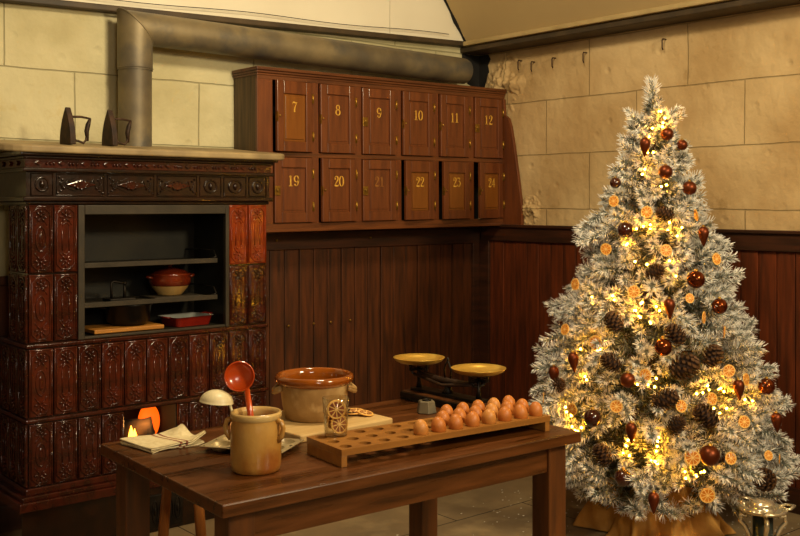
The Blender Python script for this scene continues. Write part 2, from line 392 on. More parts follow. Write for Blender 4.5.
# flat sooty patches, painting in the shade of a broken gap, in the corner where the pipe leaves, with crumbling plaster round it
rg = random.Random(3)
jag = lambda v: v+rg.uniform(-.014, .014)
side = [(WY, 2.473), (4.615, 2.473)]+[(jag(y), jag(z)) for y, z in ((4.60, 2.44), (4.62, 2.40), (4.60, 2.36), (4.63, 2.33), (4.655, 2.27))]+[(WY, 2.24)]
h = MB().prism(side, WX-.004, WX-.001, 'x')
back = [(WX, 2.473), (4.47, 2.473)]+[(jag(x), jag(z)) for x, z in ((4.46, 2.44), (4.48, 2.38), (4.47, 2.33), (4.52, 2.27))]+[(WX, 2.24)]
h.prism(back, WY-.004, WY-.001, 'y')
struct('trim_10', h, 'soot_shade')
def lumps(y0, y1, z0, z1, ny, nz, amp, seed):
    q = np.random.default_rng(seed); f = np.zeros((nz+1, ny+1))
    for s_, a in ((4, .5), (8, .3), (16, .25), (32, .12)):
        cg = q.uniform(0, 1, (s_+2, s_+2)); u = np.linspace(0, s_, ny+1); v = np.linspace(0, s_, nz+1)
        iu, iv = u.astype(int), v.astype(int); fu, fv = u-iu, v-iv; fu = fu*fu*(3-2*fu); fv = fv*fv*(3-2*fv)
        f += a*((cg[iv][:, iu]*(1-fu)+cg[iv][:, iu+1]*fu)*(1-fv)[:, None]+(cg[iv+1][:, iu]*(1-fu)+cg[iv+1][:, iu+1]*fu)*fv[:, None])
    U, Z = np.meshgrid(np.linspace(0, 1, ny+1), np.linspace(0, 1, nz+1))
    mk = np.clip(1-((2*U-1)**2+(2*Z-1)**2)**1.5, 0, 1)
    hh = amp*np.maximum(f-.45, 0)*mk*2
    vs = [(WX+.002-hh[b, a], y0+(y1-y0)*a/ny, z0+(z1-z0)*b/nz) for b in range(nz+1) for a in range(ny+1)]
    return vs, [(b*(ny+1)+a, b*(ny+1)+a+1, (b+1)*(ny+1)+a+1, (b+1)*(ny+1)+a) for b in range(nz) for a in range(ny)]
cr = MB(); cr.add(*lumps(4.28, 4.64, 2.06, 2.475, 50, 60, .06, 5), smooth=True)
struct('trim_11', cr, 'stone_r')
cr = MB(); cr.add(*lumps(4.15, 4.34, 1.36, 1.56, 36, 40, .04, 9), smooth=True)
struct('trim_12', cr, 'stone_r')
# a dark peg rail of small studs
st = MB().ell((0, 0, 0), (.008, .006, .008), 10, 6).tube([(0, 0, 0), (0, .018, 0)], .003, 6).build('brass_stud', 'brass')
studs = [((2.79, WY-.035, .80), 'leftmost small brass stud on the back panelling, low beside the tiled stove'), ((3.11, WY-.035, .82), 'small brass stud on the back panelling below door 20'),
         ((3.28, WY-.035, .82), 'small brass stud on the back panelling below door 21, left of two'), ((3.40, WY-.035, .82), 'small brass stud on the back panelling below door 21, right of two'),
         ((3.54, WY-.035, .82), 'rightmost small brass stud on the back panelling'), ((3.02, WY-.05, 1.30), 'brass stud on the dark rail under the numbered cabinet, left of two'),
         ((3.68, WY-.05, 1.30), 'brass stud on the dark rail under the numbered cabinet, right of two')]
for i, (p, l) in enumerate(studs):
    o = st if i == 0 else copy_tree(st)
    o.location = p; tag(o, l, 'stud', 'studs on the back panelling')
for i, (y, l) in enumerate(((3.12, 'brass stud on the right panelling beside the tree, left of two'), (2.99, 'brass stud on the right panelling beside the tree, right of two'))):
    o = copy_tree(st); o.location = (WX-.035, y, .93); o.rotation_euler = (0, 0, -PI/2); tag(o, l, 'stud', 'studs on the right panelling')
# wall hooks near the ceiling on the right wall
hk = MB().tube([(0, 0, 0), (-.03, 0, 0), (-.035, 0, -.01), (-.035, 0, -.05), (-.028, 0, -.06)], .004, 6).build('wall_hook', 'rust')
for i, (y, z, l) in enumerate(((4.32, 2.40, 'rusty hook in the right stone wall nearest the corner hole'), (4.21, 2.38, 'second rusty hook from the corner, high on the right stone wall'),
                               (4.04, 2.385, 'third rusty hook from the corner, high on the right stone wall'), (3.80, 2.39, 'rusty hook high on the right wall left of the tree top'), (3.25, 2.40, 'rusty hook high on the right wall just right of the tree top'))):
    o = hk if i == 0 else copy_tree(hk); o.location = (WX, y, z); tag(o, l, 'hook', 'hooks high on the right wall')
# ------------------------------------------------------------ tiled stove
SX0, SX1, SY, SB = 1.519, 2.704, 4.26, 4.62
TW = (SX1-SX0)/11
stove = thing('tiled_stove', 'large dark red glazed tile stove with open shelf niche and moulded cornice', 'stove', (SX0, SY, 0))
def W(x, y, z): return (x-SX0, y-SY, z)
b = MB()
def wb(x0, x1, y0, y1, z0, z1): b.box(x0-SX0, x1-SX0, y0-SY, y1-SY, z0, z1)
OX0, OX1, OZ0, OZ1 = SX0+2*TW, SX1-2*TW, .905, 1.495
FX0, FX1, FZ0, FZ1 = SX0+4*TW, SX0+6.5*TW, .32, .565
wb(SX0, OX0, SY, 4.48, OZ0, OZ1); wb(1.665, OX0, 4.48, SB, OZ0, OZ1); wb(OX1, SX1, SY, SB, OZ0, OZ1)
wb(SX0, SX1, SY, SB, 1.495, 1.72)
wb(SX0, SX1, SY, SB, .565, .905)
wb(SX0, FX0, SY, SB, .2, .565); wb(FX1, SX1, SY, SB, .2, .565); wb(FX0, FX1, SY, SB, .2, FZ0); wb(FX0, FX1, 4.56, SB, FZ0, FZ1)
b.build('body', 'glazedark', stove)
n = MB(); n.box(OX0-SX0, OX1-SX0, 4.595-SY, 4.62-SY, OZ0, OZ1)
n.box(OX0-SX0, OX0-SX0+.004, .01, .34, OZ0, OZ1); n.box(OX1-SX0-.004, OX1-SX0, .01, .34, OZ0, OZ1)
n.box(OX0-SX0, OX1-SX0, .0, .34, OZ0, OZ0+.004); n.box(OX0-SX0, OX1-SX0, .01, .34, OZ1-.004, OZ1)
n.build('niche_lining', 'darkmetal', stove)
fl = MB(); fl.box(FX0-SX0, FX0-SX0+.004, .012, .3, FZ0, FZ1); fl.box(FX1-SX0-.004, FX1-SX0, .012, .3, FZ0, FZ1); fl.box(FX0-SX0, FX1-SX0, .296, .3, FZ0, FZ1)
fl.box(FX0-SX0, FX1-SX0, .012, .3, FZ0, FZ0+.004); fl.box(FX0-SX0, FX1-SX0, .012, .3, FZ1-.004, FZ1)
fl.build('firebox_lining', 'soot_shade', stove)
# mouldings that run round front and left side
def mould(name, layers, m, bev=.006):
    mb = MB()
    for z0, z1, o_ in layers: mb.box(-o_, SX1-SX0+o_, -o_, SB-SY if z0 > 1.4 or z1 < .95 else .22, z0, z1)
    return mb.build(name, m, stove, bevel=bev, seg=3)
mould('cornice', [(1.705, 1.728, .045), (1.692, 1.706, .03), (1.637, 1.655, .032), (1.512, 1.532, .028), (1.497, 1.512, .012)], 'glazedark')
mould('tile_band', [(.567, .585, .012), (.884, .903, .010)], 'glaze1')
mould('base_moulding', [(.262, .292, .012), (.243, .264, .034), (.205, .245, .052)], 'glaze1')
mould('plinth', [(0, .207, .038)], 'glazedark', .003)
# relief of the friezes
fr = MB(); fr.box(-.018, SX1-SX0+.018, -.018, SB-SY, 1.653, 1.693)
Wd = SX1-SX0
for i in range(12):
    cx = .04+i*(Wd-.08)/11
    fr.prism([(cx-.017, 1.676), (cx, 1.664), (cx+.017, 1.676), (cx, 1.684)], -.026, -.016, 'y')
    if i < 11:
        c2 = cx+(Wd-.08)/22
        for d in (-.016, 0, .016): fr.ell((c2+d, -.018, 1.673), (.007, .009, .008), 7, 5)
for i in range(3):
    z = 1.66; fr.prism([(.05+i*.09, 1.676), (.067+i*.09, 1.664), (.084+i*.09, 1.676), (.067+i*.09, 1.686)], -.026, -.016, 'x')
fr.build('upper_frieze', 'glaze1', stove, bevel=.002)
fr = MB(); fr.box(-.012, Wd+.012, -.012, SB-SY, 1.53, 1.638)
dias = []; meds = []
edges = [0, .11, .34, .58, .80, .93, 1.07, Wd]
zc = 1.584
for a, c in zip(edges[:-1], edges[1:]):
    fr.tube([(a+.008, -.014, 1.538), (c-.008, -.014, 1.538), (c-.008, -.014, 1.63), (a+.008, -.014, 1.63)], .0035, 6, closed=True)
    w = c-a; cx = (a+c)/2
    if w > .18:
        dias.append((cx, w))
        for sx in (-1, 1):
            for q in range(5): fr.ell((cx+sx*w*(.44-.03*q), -.015, zc+(.036-.005*q)*(1 if q % 2 else -1)), (.006, .006, .005), 6, 4)
            fr.tube([(cx+sx*w*(.2+.2*tt), -.0135, zc+.022*math.sin(tt*7)) for tt in np.linspace(0, 1, 9)], .0028, 5)
        fr.tube([(cx-w*.42, -.014, zc), (cx, -.014, zc-.04), (cx+w*.42, -.014, zc), (cx, -.014, zc+.04)], .003, 5, closed=True)
        for q in range(9):
            an = q*2*PI/9; fr.ell((cx+.028*math.cos(an), -.016, zc+.018*math.sin(an)), (.008, .008, .006), 6, 4)
    else:
        meds.append((cx, w))
lf = fr.build('lower_frieze', 'glazedark', stove, bevel=.001)
for cx, w in meds: MB().tube([(cx+w*.25*math.cos(t_), -.014, zc+.03*math.sin(t_)) for t_ in np.linspace(0, 2*PI, 13)[:-1]], .004, 6, closed=True).box(cx-w*.22, cx+w*.22, -.0135, -.011, zc-.02, zc+.02).ell((cx, -.014, zc), (.012, .01, .018), 8, 5).build('medallion', 'glazedark', lf)
for cx, w in dias: MB().prism([(cx-w*.3, zc), (cx, zc-.02), (cx+w*.3, zc), (cx, zc+.02)], -.021, -.011, 'y').build('diamond_boss', 'glaze1', lf, bevel=.003)
# the relief tile: frame, stepped octagon, ribs and leaf sprays
def tile(w, h, kind, m, parent, loc, rot=(0, 0, 0), src=None):
    if src:
        o = src.copy(); COL.objects.link(o)
    else:
        mb = MB(); e = .0025
        mb.box(e, w-e, -.006, 0, e, h-e)
        def octa(i, c, y, r):
            a = i
            P = [(a+c, a), (w-a-c, a), (w-a, a+c), (w-a, h-a-c), (w-a-c, h-a), (a+c, h-a), (a, h-a-c), (a, a+c)]
            mb.tube([(x, y, z) for x, z in P], r, 6, closed=True)
        octa(.006, .001, -.006, .0035)
        octa(.015, .022, -.007, .004)
        if kind == 0:
            mb.tube([(w*.36, -.007, h*.32), (w*.36, -.007, h*.68)], .003, 5); mb.tube([(w*.64, -.007, h*.32), (w*.64, -.007, h*.68)], .003, 5)
            mb.tube([(w*.5+w*.14*math.cos(t_), -.007, h*.68+.016*math.sin(t_)) for t_ in np.linspace(0, PI, 7)], .003, 5)
            mb.tube([(w*.5+w*.14*math.cos(t_), -.007, h*.32-.016*math.sin(t_)) for t_ in np.linspace(0, PI, 7)], .003, 5)
        else:
            mb.tube([(w*.5+w*.2*math.cos(t_), -.007, h*.5+h*.18*math.sin(t_)) for t_ in np.linspace(0, 2*PI, 19)[:-1]], .0035, 5, closed=True)
            mb.ell((w*.5, -.004, h*.5), (w*.1, .006, h*.12), 10, 6)
        for zc_, sg in ((h*.84, 1), (h*.16, -1)):
            for k, (dx, dz, an) in enumerate(((0, .018, 0), (-.013, .010, .7), (.013, .010, -.7), (-.019, -.006, 1.5), (.019, -.006, -1.5), (-.009, -.018, 2.5), (.009, -.018, -2.5))):
                T = TR((w/2+dx, -.008, zc_+dz*sg), (0, -an*sg, 0))
                mb.ell((0, 0, 0), (.0045, .005, .010), 6, 5, T=T)
            mb.ell((w/2, -.010, zc_), (.006, .006, .006), 7, 5)
            for sx in (-1, 1):
                mb.tube([(w/2+sx*(.006+.02*math.sin(t_)), -.007, zc_-sg*(.03-.012*math.cos(t_*2))) for t_ in np.linspace(.2, 2.6, 7)], .0022, 5)
        o = mb.build('tile', m, parent)
    o.parent = parent; o.location = loc; o.rotation_euler = rot
    return o
ROWS = [(1.203, 1.497), (.907, 1.200), (.588, .882), (.294, .565)]
cache = {}
def put(w, r, kind, m, loc, rot=(0, 0, 0)):
    z0, z1 = ROWS[r]; key = (round(z1-z0, 3), kind, m, round(w, 3))
    o = tile(w, z1-z0, kind, m, stove, (loc[0], loc[1], z0), rot, cache.get(key))
    cache.setdefault(key, o); return o
for r in range(4):
    for c in range(11):
        if r < 2 and 2 <= c <= 8: continue
        if r == 3 and (4 <= c <= 6): continue
        kind = 1 if (c == 0) else 0
        m = 'glaze3' if (r == 0 and c > 8) else ('glaze1' if (r == 3 or (r*5+c*3) % 4 == 0 or c > 7) else 'glaze2')
        o = put(TW, r, kind, m, (c*TW, 0))
        if m == 'glaze3': o['label'] = 'brighter orange-red glazed tile'
for r in range(4):      # left flank
    for c in range(2 if r < 2 else 3):
        put(TW, r, 0, 'glaze1', (0, (c+1)*TW, 0), (0, 0, -PI/2))
put(TW*.5, 3, 1, 'glaze1', (6.5*TW, 0))
# metal frame round the niche, shelves
f = MB(); a, c = OX0-SX0, OX1-SX0
f.box(a, a+.03, -.012, .015, OZ0, OZ1); f.box(c-.02, c, -.012, .015, OZ0, OZ1); f.box(a+.03, c-.02, -.012, .015, OZ1-.042, OZ1); f.box(a+.03, c-.02, -.008, .02, OZ0, OZ0+.012)
f.build('niche_frame', 'framemetal', stove, bevel=.003)
for z in (1.222, 1.045):
    sh = MB(); sh.box(a+.004, c-.045, .03, .335, z, z+.006); sh.box(a+.004, c-.045, .024, .032, z-.006, z+.016)
    s_ = sh.build('shelf', 'framemetal', stove, bevel=.001)
    MB().tube([(c-.07, .035, z+.016), (c-.05, .03, z+.022), (c-.045, .06, z+.05), (c-.047, .2, z+.055), (c-.05, .33, z+.05)], .004, 6).build('shelf_rail', 'iron', s_)
ad = MB()
ad.box(.42, .70, -.05, -.037, .02, .17)
for i in range(7):
    cx = .445+i*.038; ad.tube([(cx+.014*math.cos(t_), -.052, .095+.05*math.sin(t_)) for t_ in np.linspace(0, 2*PI, 13)[:-1]], .003, 5, closed=True)
    ad.ell((cx, -.052, .095), (.006, .006, .02), 6, 5)
ad.build('ash_door', 'iron', stove, bevel=.003)
# the sloping top slab
out = [(1.36, 4.69), (1.36, 4.38)]+arc(1.55, 4.38, .19, 180, 270, 8)+arc(2.70, 4.305, .12, -90, 0, 8)+[(2.82, 4.425), (2.776, 4.43), (2.776, 4.69)]
vs = []; N_ = len(out)
zt = lambda y: 1.748+(y-4.19)*.095
for dz in (-.032, 0):
    for x, y in out: vs.append((x-SX0, y-SY, zt(y)+dz))
fs = [tuple(range(N_-1, -1, -1)), tuple(range(N_, 2*N_))]+[(i, (i+1) % N_, N_+(i+1) % N_, N_+i) for i in range(N_)]
MB().add(vs, fs).build('top_slab', 'slab', stove, bevel=.012, seg=4)

# fire in the firebox
fi = thing('wood_fire', 'small wood fire glowing in the low opening of the tiled stove', 'fire', (2.02, 4.36, FZ0+.004))
MB().tube([(-.02, .03, .04), (.0, .03, .0408), (.16, .09, .045)], .038, 12).tube([(.02, .12, .1), (.13, .02, .125)], [.05, .045], 12).build('log', 'log', fi)
MB().ell((.13, .06, .14), (.055, .035, .085), 14, 10).ell((.05, .1, .03), (.09, .05, .03), 12, 8).build('ember', 'ember', fi)
F_ = MB()
F_.lathe([(0, .0), (.014, .02), (.018, .05), (.010, .09), (.003, .115), (0, .125)], 12, T=TR((.01, -.005, .025)))
F_.lathe([(0, .0), (.015, .02), (.017, .04), (.008, .075), (0, .10)], 10, T=TR((.034, .01, .03)))
F_.build('flame', 'flame', fi)

# flat irons standing on the slab
def flat_iron(label, x, y, rz):
    t = thing('flat_iron', label, 'iron', (x, y, zt(y)), (0, 0, rz), 'old flat irons on the stove')
    # sole is upright, facing +x; tip up
    pl = [(-.05, 0), (.05, 0)]+[(.05-.05*(i/8)**1.8, .165*(i/8)**.8) for i in range(1, 8)]+[(0, .168)]+[(-.05+.05*(i/8)**1.8, .165*(i/8)**.8) for i in range(7, 0, -1)]
    MB().prism(pl, -.028, 0, 'x').build('sole', 'rust', t, bevel=.004)
    MB().tube([(0, 0, .125), (.05, 0, .128), (.095, 0, .122), (.09, 0, .09)], .0055, 8).tube([(0, 0, .025), (.04, 0, .018), (.062, 0, .01), (.075, 0, .025), (.078, 0, .045)], .0055, 8).build('bracket', 'rust', t)
    MB().tube([(.095, 0, .122), (.085, 0, .095), (.078, 0, .065), (.082, 0, .02)], [.006, .011, .011, .006], 10).build('handle', 'rust', t)
flat_iron('rusty flat iron standing on its heel on the stove top, left of the stovepipe', 1.745, 4.36, .12)
flat_iron('rusty flat iron standing on the stove top in front of the stovepipe', 1.95, 4.38, .12)

# stovepipe
px_, py_, pr_ = 2.155, 4.58, .081
sp = thing('stovepipe', 'thick dull metal stovepipe rising from the stove and running along the wall', 'pipe', (px_, py_, 1.78))
H_ = 2.362-1.78
def ring(c, ax, r, n=32):
    return [(c[0]+r*math.cos(2*PI*k/n)*ax[0][0]+r*math.sin(2*PI*k/n)*ax[1][0], c[1]+r*math.cos(2*PI*k/n)*ax[0][1]+r*math.sin(2*PI*k/n)*ax[1][1], c[2]+r*math.cos(2*PI*k/n)*ax[0][2]+r*math.sin(2*PI*k/n)*ax[1][2]) for k in range(n)]
n = 32
def pipe_mesh(rings):
    vs = sum(rings, []); fs = []
    for i in range(len(rings)-1):
        for k in range(n): l = (k+1) % n; fs.append((i*n+k, i*n+l, (i+1)*n+l, (i+1)*n+k))
    return vs, fs
vert = ((1, 0, 0), (0, 1, 0)); mit = ((1, 0, -1), (0, 1, 0)); hor = ((0, 0, -1), (0, 1, 0))
MB().add(*pipe_mesh([ring((0, 0, -.03), vert, pr_), ring((0, 0, H_-.2), vert, pr_)]), smooth=True).build('upright_pipe', 'zinc', sp)
MB().add(*pipe_mesh([ring((0, 0, H_-.21), vert, pr_+.004), ring((0, 0, H_-.1), vert, pr_+.004), ring((0, 0, H_), mit, pr_+.004)]), smooth=True).tube(ring((0, 0, H_-.2), vert, pr_+.004), .003, 5, closed=True).build('elbow', 'zinc', sp)
MB().add(*pipe_mesh([ring((0, 0, H_), mit, pr_), ring((.3, 0, H_-.002), hor, pr_), ring((2.16, 0, H_-.022), hor, pr_), ring((2.215, 0, H_-.023), hor, pr_*.99), ring((2.23, 0, H_-.023), hor, pr_*.93)]), smooth=True).build('level_pipe', 'zinc', sp)
mt = ring((0, 0, H_), mit, pr_+.003); MB().tube(mt, .0045, 6, closed=True).build('mitre_seam', 'zinc', sp)

# things on the niche shelves
def pan(name, label, cat, loc, prof, m, n_=36): 
    t = thing(name, label, cat, loc); MB().lathe(prof, n_).build('body', m, t); return t
bd = MB().box(0, .34, 0, .20, 0, .018).build('wooden_board', 'board2', loc=(1.83, 4.30, .917), rot=(0, 0, 0), bevel=.003)
tag(bd, 'small honey coloured wooden board under the black pot in the stove niche', 'board')
t = pan('black_pot', 'squat black iron pot on a board at the bottom of the stove niche', 'pot', (2.04, 4.41, .935), [(0, .004), (.075, .0), (.098, .02), (.106, .09), (.113, .094), (.115, .10), (.104, .10), (.098, .09), (.09, .02), (0, .012)], 'potblack')
MB().tube([(-.104, -.02, .085), (-.14, -.02, .09), (-.14, .02, .09), (-.104, .02, .085)], .006, 6).build('handle', 'potblack', t)
t = thing('enamel_roasting_tray', 'red enamel roasting tray with grey-white inside at the bottom right of the niche', 'tray', (2.345, 4.42, .911), (0, 0, .12))
def dish(w, d, h, th, inner):
    mb = MB(); o_, i_ = [], []
    def rr(w, d, r, z): return [(x, y, z) for cx, cy, a in ((w/2-r, -d/2+r, -90), (w/2-r, d/2-r, 0), (-w/2+r, d/2-r, 90), (-w/2+r, -d/2+r, 180)) for x, y in arc(cx, cy, r, a, a+90, 4)]
    rs = [rr(w*.88, d*.85, .02, 0), rr(w, d, .025, h)] if not inner else [rr(w+.012, d+.012, .03, h), rr(w-.006, d-.006, .024, h-.002), rr(w*.86, d*.82, .02, .006)]
    k = len(rs[0]); vs = sum(rs, []); fs = [tuple(range(k))] if not inner else [tuple((len(rs)-1)*k+q for q in range(k))]
    for j in range(len(rs)-1):
        for q in range(k): l = (q+1) % k; fs.append((j*k+q, j*k+l, (j+1)*k+l, (j+1)*k+q))
    return mb.add(vs, fs, False)
dish(.215, .17, .045, .003, False).build('body', 'redenamel', t)
dish(.215, .17, .046, .003, True).build('inside', 'whiteenamel', t)
MB().tube([(.108, -.035, .043), (.135, -.03, .046), (.135, .03, .046), (.108, .035, .043)], .004, 6).build('handle', 'redenamel', t)
MB().tube([(-.108, -.035, .043), (-.13, -.03, .046), (-.13, .03, .046), (-.108, .035, .043)], .004, 6).build('handle', 'redenamel', t)
bd = MB().box(0, .25, 0, .17, 0, .01).build('thin_shelf_board', 'framemetal', loc=(2.13, 4.31, 1.052), bevel=.002)
tag(bd, 'thin dark board under the lidded casserole on the middle niche shelf', 'board')
t = thing('lidded_casserole', 'round red-brown glazed casserole with lid and cream foot on the middle niche shelf', 'pot', (2.255, 4.41, 1.063))
MB().lathe([(0, .0), (.055, 0), (.06, .006), (.083, .035), (.09, .045)], 32).build('foot', 'crocklight', t)['label'] = 'cream unglazed foot'
MB().lathe([(.088, .043), (.098, .055), (.101, .075), (.096, .094), (.1, .098), (.098, .104), (.088, .104), (.085, .09)], 32).build('bowl', 'redglaze', t)
MB().lathe([(.092, .1), (.075, .115), (.04, .128), (.012, .132), (.01, .138), (.018, .145), (.014, .153), (0, .155)], 32).build('lid', 'redglaze', t)
for sx in (-1, 1): MB().tube([(sx*.098, -.02, .085), (sx*.12, -.012, .09), (sx*.12, .012, .09), (sx*.098, .02, .085)], .007, 6).build('handle', 'redglaze', t)
t = thing('iron_trivet', 'small dark iron stand with upright handle on the middle niche shelf', 'stand', (1.975, 4.38, 1.052))
MB().box(-.055, .07, -.045, .045, 0, .014).build('base', 'iron', t, bevel=.003)
MB().tube([(-.03, 0, .012), (-.032, 0, .085), (-.02, 0, .092), (.02, 0, .082), (.034, 0, .078)], .006, 8).tube([(.034, 0, .012), (.034, 0, .08)], [.008, .006], 8).ell((.034, 0, .08), (.011, .011, .009), 10, 6).build('handle', 'iron', t)
# ------------------------------------------------------------ numbered locker cabinet
cab = thing('locker_cabinet', 'long mahogany wall cabinet of twelve small doors with gold numbers 7 to 24', 'cabinet', (2.782, 4.46, 1.354), (0, R_(-.42), 0))
CW, CH, CD = 1.843, .86, .235
dx0 = lambda k: .095+.2945*k
DW = .25; ZL = (.042, .395); ZU = (.42, .80)
c = MB(); c.box(.02, CW-.02, CD-.012, CD, .0, CH-.04)
for z0, z1 in ((0, .02), (.398, .416), (.80, .82)): c.box(.02, CW-.02, .02, CD-.012, z0, z1)
for k in range(1, 6): x = dx0(k)-.0222; c.box(x-.008, x+.008, .02, CD-.012, .02, .80)
c.build('carcass', 'soot_shade', cab)  # near-black colour stands in for the shade behind the doors
MB().box(0, .02, .018, CD, 0, .82).build('side_panel', 'locker_side', cab, bevel=.002)
f = MB()
for k in range(7):
    a = 0 if k == 0 else dx0(k-1)+DW; e = dx0(k) if k < 6 else CW
    f.box(a, e, 0, .02, ZL[0], .82)
f.build('stile', 'locker', cab, bevel=.0015)
f = MB(); f.box(0, CW, -.002, .02, 0, ZL[0]); f.box(0, CW, -.0015, .0195, ZL[1], ZU[0]); f.box(0, CW, -.001, .02, ZU[1], .83)
f.build('rail', 'locker_h', cab, bevel=.0015)
f = MB()
for z0, z1, o_ in ((.82, .832, .006), (.832, .845, .014), (.845, .862, .022)): f.box(-o_*.6, CW+.0 , -o_, CD-.004, z0, z1)
f.box(-.006, CW, -.012, .004, -.004, .012)
f.build('cornice', 'locker_h', cab, bevel=.003)
ep = [(0, -.002), (0, .80), (-.012, .80), (-.016, .74), (-.02, .70), (-.055, .675), (-.075, .62), (-.10, .5), (-.135, .3), (-.165, .1), (-.163, -.002)]
MB().prism(ep, CW-.022, CW, 'x').build('end_panel', 'locker', cab, bevel=.003)
MB().box(.0, .04, -.004, .03, -.035, -.004).build('bracket', 'locker', cab, bevel=.003)
# numerals: pen strokes with swelling width
def stroke(mb, pts, T):
    P = []
    for i in range(len(pts)-1):
        p0 = pts[max(i-1, 0)]; p1 = pts[i]; p2 = pts[i+1]; p3 = pts[min(i+2, len(pts)-1)]
        for q in range(6):
            t_ = q/6; P.append([.5*((2*p1[j])+(-p0[j]+p2[j])*t_+(2*p0[j]-5*p1[j]+4*p2[j]-p3[j])*t_*t_+(-p0[j]+3*p1[j]-3*p2[j]+p3[j])*t_**3) for j in range(3)])
    P.append(list(pts[-1])); vs = []
    for i, p in enumerate(P):
        a = P[max(i-1, 0)]; b_ = P[min(i+1, len(P)-1)]; dx, dz = b_[0]-a[0], b_[1]-a[1]; l = math.hypot(dx, dz) or 1
        w = max(p[2], .02)/2; vs += [(p[0]-dz/l*w, 0, p[1]+dx/l*w), (p[0]+dz/l*w, 0, p[1]-dx/l*w)]
    mb.add(vs, [(2*i, 2*i+1, 2*i+3, 2*i+2) for i in range(len(P)-1)], False, 0, T)
def dot(mb, x, z, r, T): mb.add([(x+r*math.cos(a), 0, z+r*math.sin(a)) for a in np.linspace(0, 2*PI, 13)[:-1]], [tuple(range(12))], False, 0, T)
def oval(cx, cz, rx, rz, thick, thin, a0=0, a1=360, n_=12): return [(cx+rx*math.cos(R_(a)), cz+rz*math.sin(R_(a)), thin+(thick-thin)*abs(math.cos(R_(a)))) for a in np.linspace(a0, a1, n_+1)]
def digit(mb, ch, T):
    if ch == '0': stroke(mb, oval(.3, .5, .24, .47, .17, .05), T)
    if ch == '1':
        stroke(mb, [(.3, .02, .16), (.3, .5, .16), (.3, .97, .16)], T); stroke(mb, [(.1, .03, .06), (.5, .03, .06)], T); stroke(mb, [(.12, .82, .04), (.24, .92, .1), (.3, .97, .1)], T)
    if ch == '2':
        dot(mb, .14, .72, .09, T); stroke(mb, [(.08, .74, .05), (.14, .9, .06), (.3, .97, .06), (.47, .85, .16), (.46, .65, .17), (.3, .4, .1), (.12, .18, .06), (.06, .06, .06)], T)
        stroke(mb, [(.06, .09, .14), (.3, .07, .16), (.5, .06, .08), (.56, .22, .03)], T)
    if ch == '3':
        stroke(mb, [(.08, .8, .04), (.1, .93, .06), (.3, .93, .1), (.52, .93, .06)], T); stroke(mb, [(.52, .93, .05), (.3, .6, .06)], T)
        stroke(mb, [(.28, .6, .05), (.45, .55, .1), (.54, .35, .17), (.42, .1, .12), (.25, .02, .05), (.1, .12, .06)], T); dot(mb, .13, .17, .08, T)
    if ch == '4':
        stroke(mb, [(.4, .02, .16), (.4, .5, .16), (.4, .97, .14)], T); stroke(mb, [(.4, .95, .06), (.2, .6, .06), (.03, .28, .06)], T); stroke(mb, [(.03, .27, .07), (.6, .27, .07)], T); stroke(mb, [(.25, .03, .05), (.55, .03, .05)], T)
    if ch == '7':
        stroke(mb, [(.04, .72, .04), (.06, .9, .08), (.2, .92, .14), (.4, .88, .12), (.56, .93, .06)], T); stroke(mb, [(.56, .93, .05), (.36, .6, .08), (.26, .3, .16), (.26, .03, .18)], T)
    if ch == '8': stroke(mb, oval(.3, .74, .18, .22, .12, .05), T); stroke(mb, oval(.3, .27, .24, .25, .16, .05), T)
    if ch == '9': stroke(mb, oval(.3, .68, .22, .28, .15, .05), T); stroke(mb, [(.52, .68, .15), (.52, .45, .15), (.42, .15, .1), (.25, .03, .05), (.12, .1, .05)], T); dot(mb, .14, .15, .08, T)
def door(num, k, up, ang, light, plate, dim=False):
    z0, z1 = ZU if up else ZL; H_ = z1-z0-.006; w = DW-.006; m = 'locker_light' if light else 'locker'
    fr = MB(); s_ = .045
    fr.box(-w, -w+s_, -.012, .008, 0, H_); fr.box(-s_, 0, -.012, .008, 0, H_)
    fr.box(-w+s_, -s_, -.012, .008, 0, s_*(1.2)); fr.box(-w+s_, -s_, -.012, .008, H_-s_*(1.5 if light else 1.2), H_)
    d = fr.build('door', 'locker', cab, (dx0(k)+DW-.003, -.001, z0+.003), (0, 0, R_(ang)), bevel=.003)
    d['label'] = 'door numbered '+num+(', slightly open' if ang > 3 else '')
    zb, zt_ = s_*1.2, H_-s_*(1.5 if light else 1.2)
    pn = MB().box(-w+s_, -s_, -.003, .005, zb, zt_); e = .012
    pn.box(-w+s_+e, -s_-e, -.006 if not light else -.008, -.003, zb+e, zt_-e)
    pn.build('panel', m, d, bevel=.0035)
    nm = MB(); hh = .058; ww = .6*hh*1.05
    for i, ch in enumerate(num): digit(nm, ch, TR((-w/2+.000-ww*len(num)/2+i*ww, (-.0068 if not light else -.0088), H_*.56), (0, 0, 0), (hh, 1, hh)))
    nm.build('numeral', 'golddim' if num == '21' else 'gold', d, recalc=False)
    for zz in (.06, H_-.11): MB().box(-.006, .006, -.0165, -.012, zz, zz+.05).tube([(0, -.017, zz), (0, -.017, zz+.05)], .0035, 8).build('hinge', 'brass', d)
    if plate: MB().box(-w-.002, -w+.032, -.0165, -.012, H_*.42, H_*.42+.05).tube([(-w+.012, -.02, H_*.42+.02), (-w+.012, -.02, H_*.42+.034)], .004, 8).build('lock_plate', 'brass', d, bevel=.001)
    else: MB().box(-w-.001, -w+.004, -.014, .004, H_*.42, H_*.42+.05).ell((-w+.016, -.014, H_*.5), (.006, .006, .006), 8, 6).build('catch', 'brass', d)
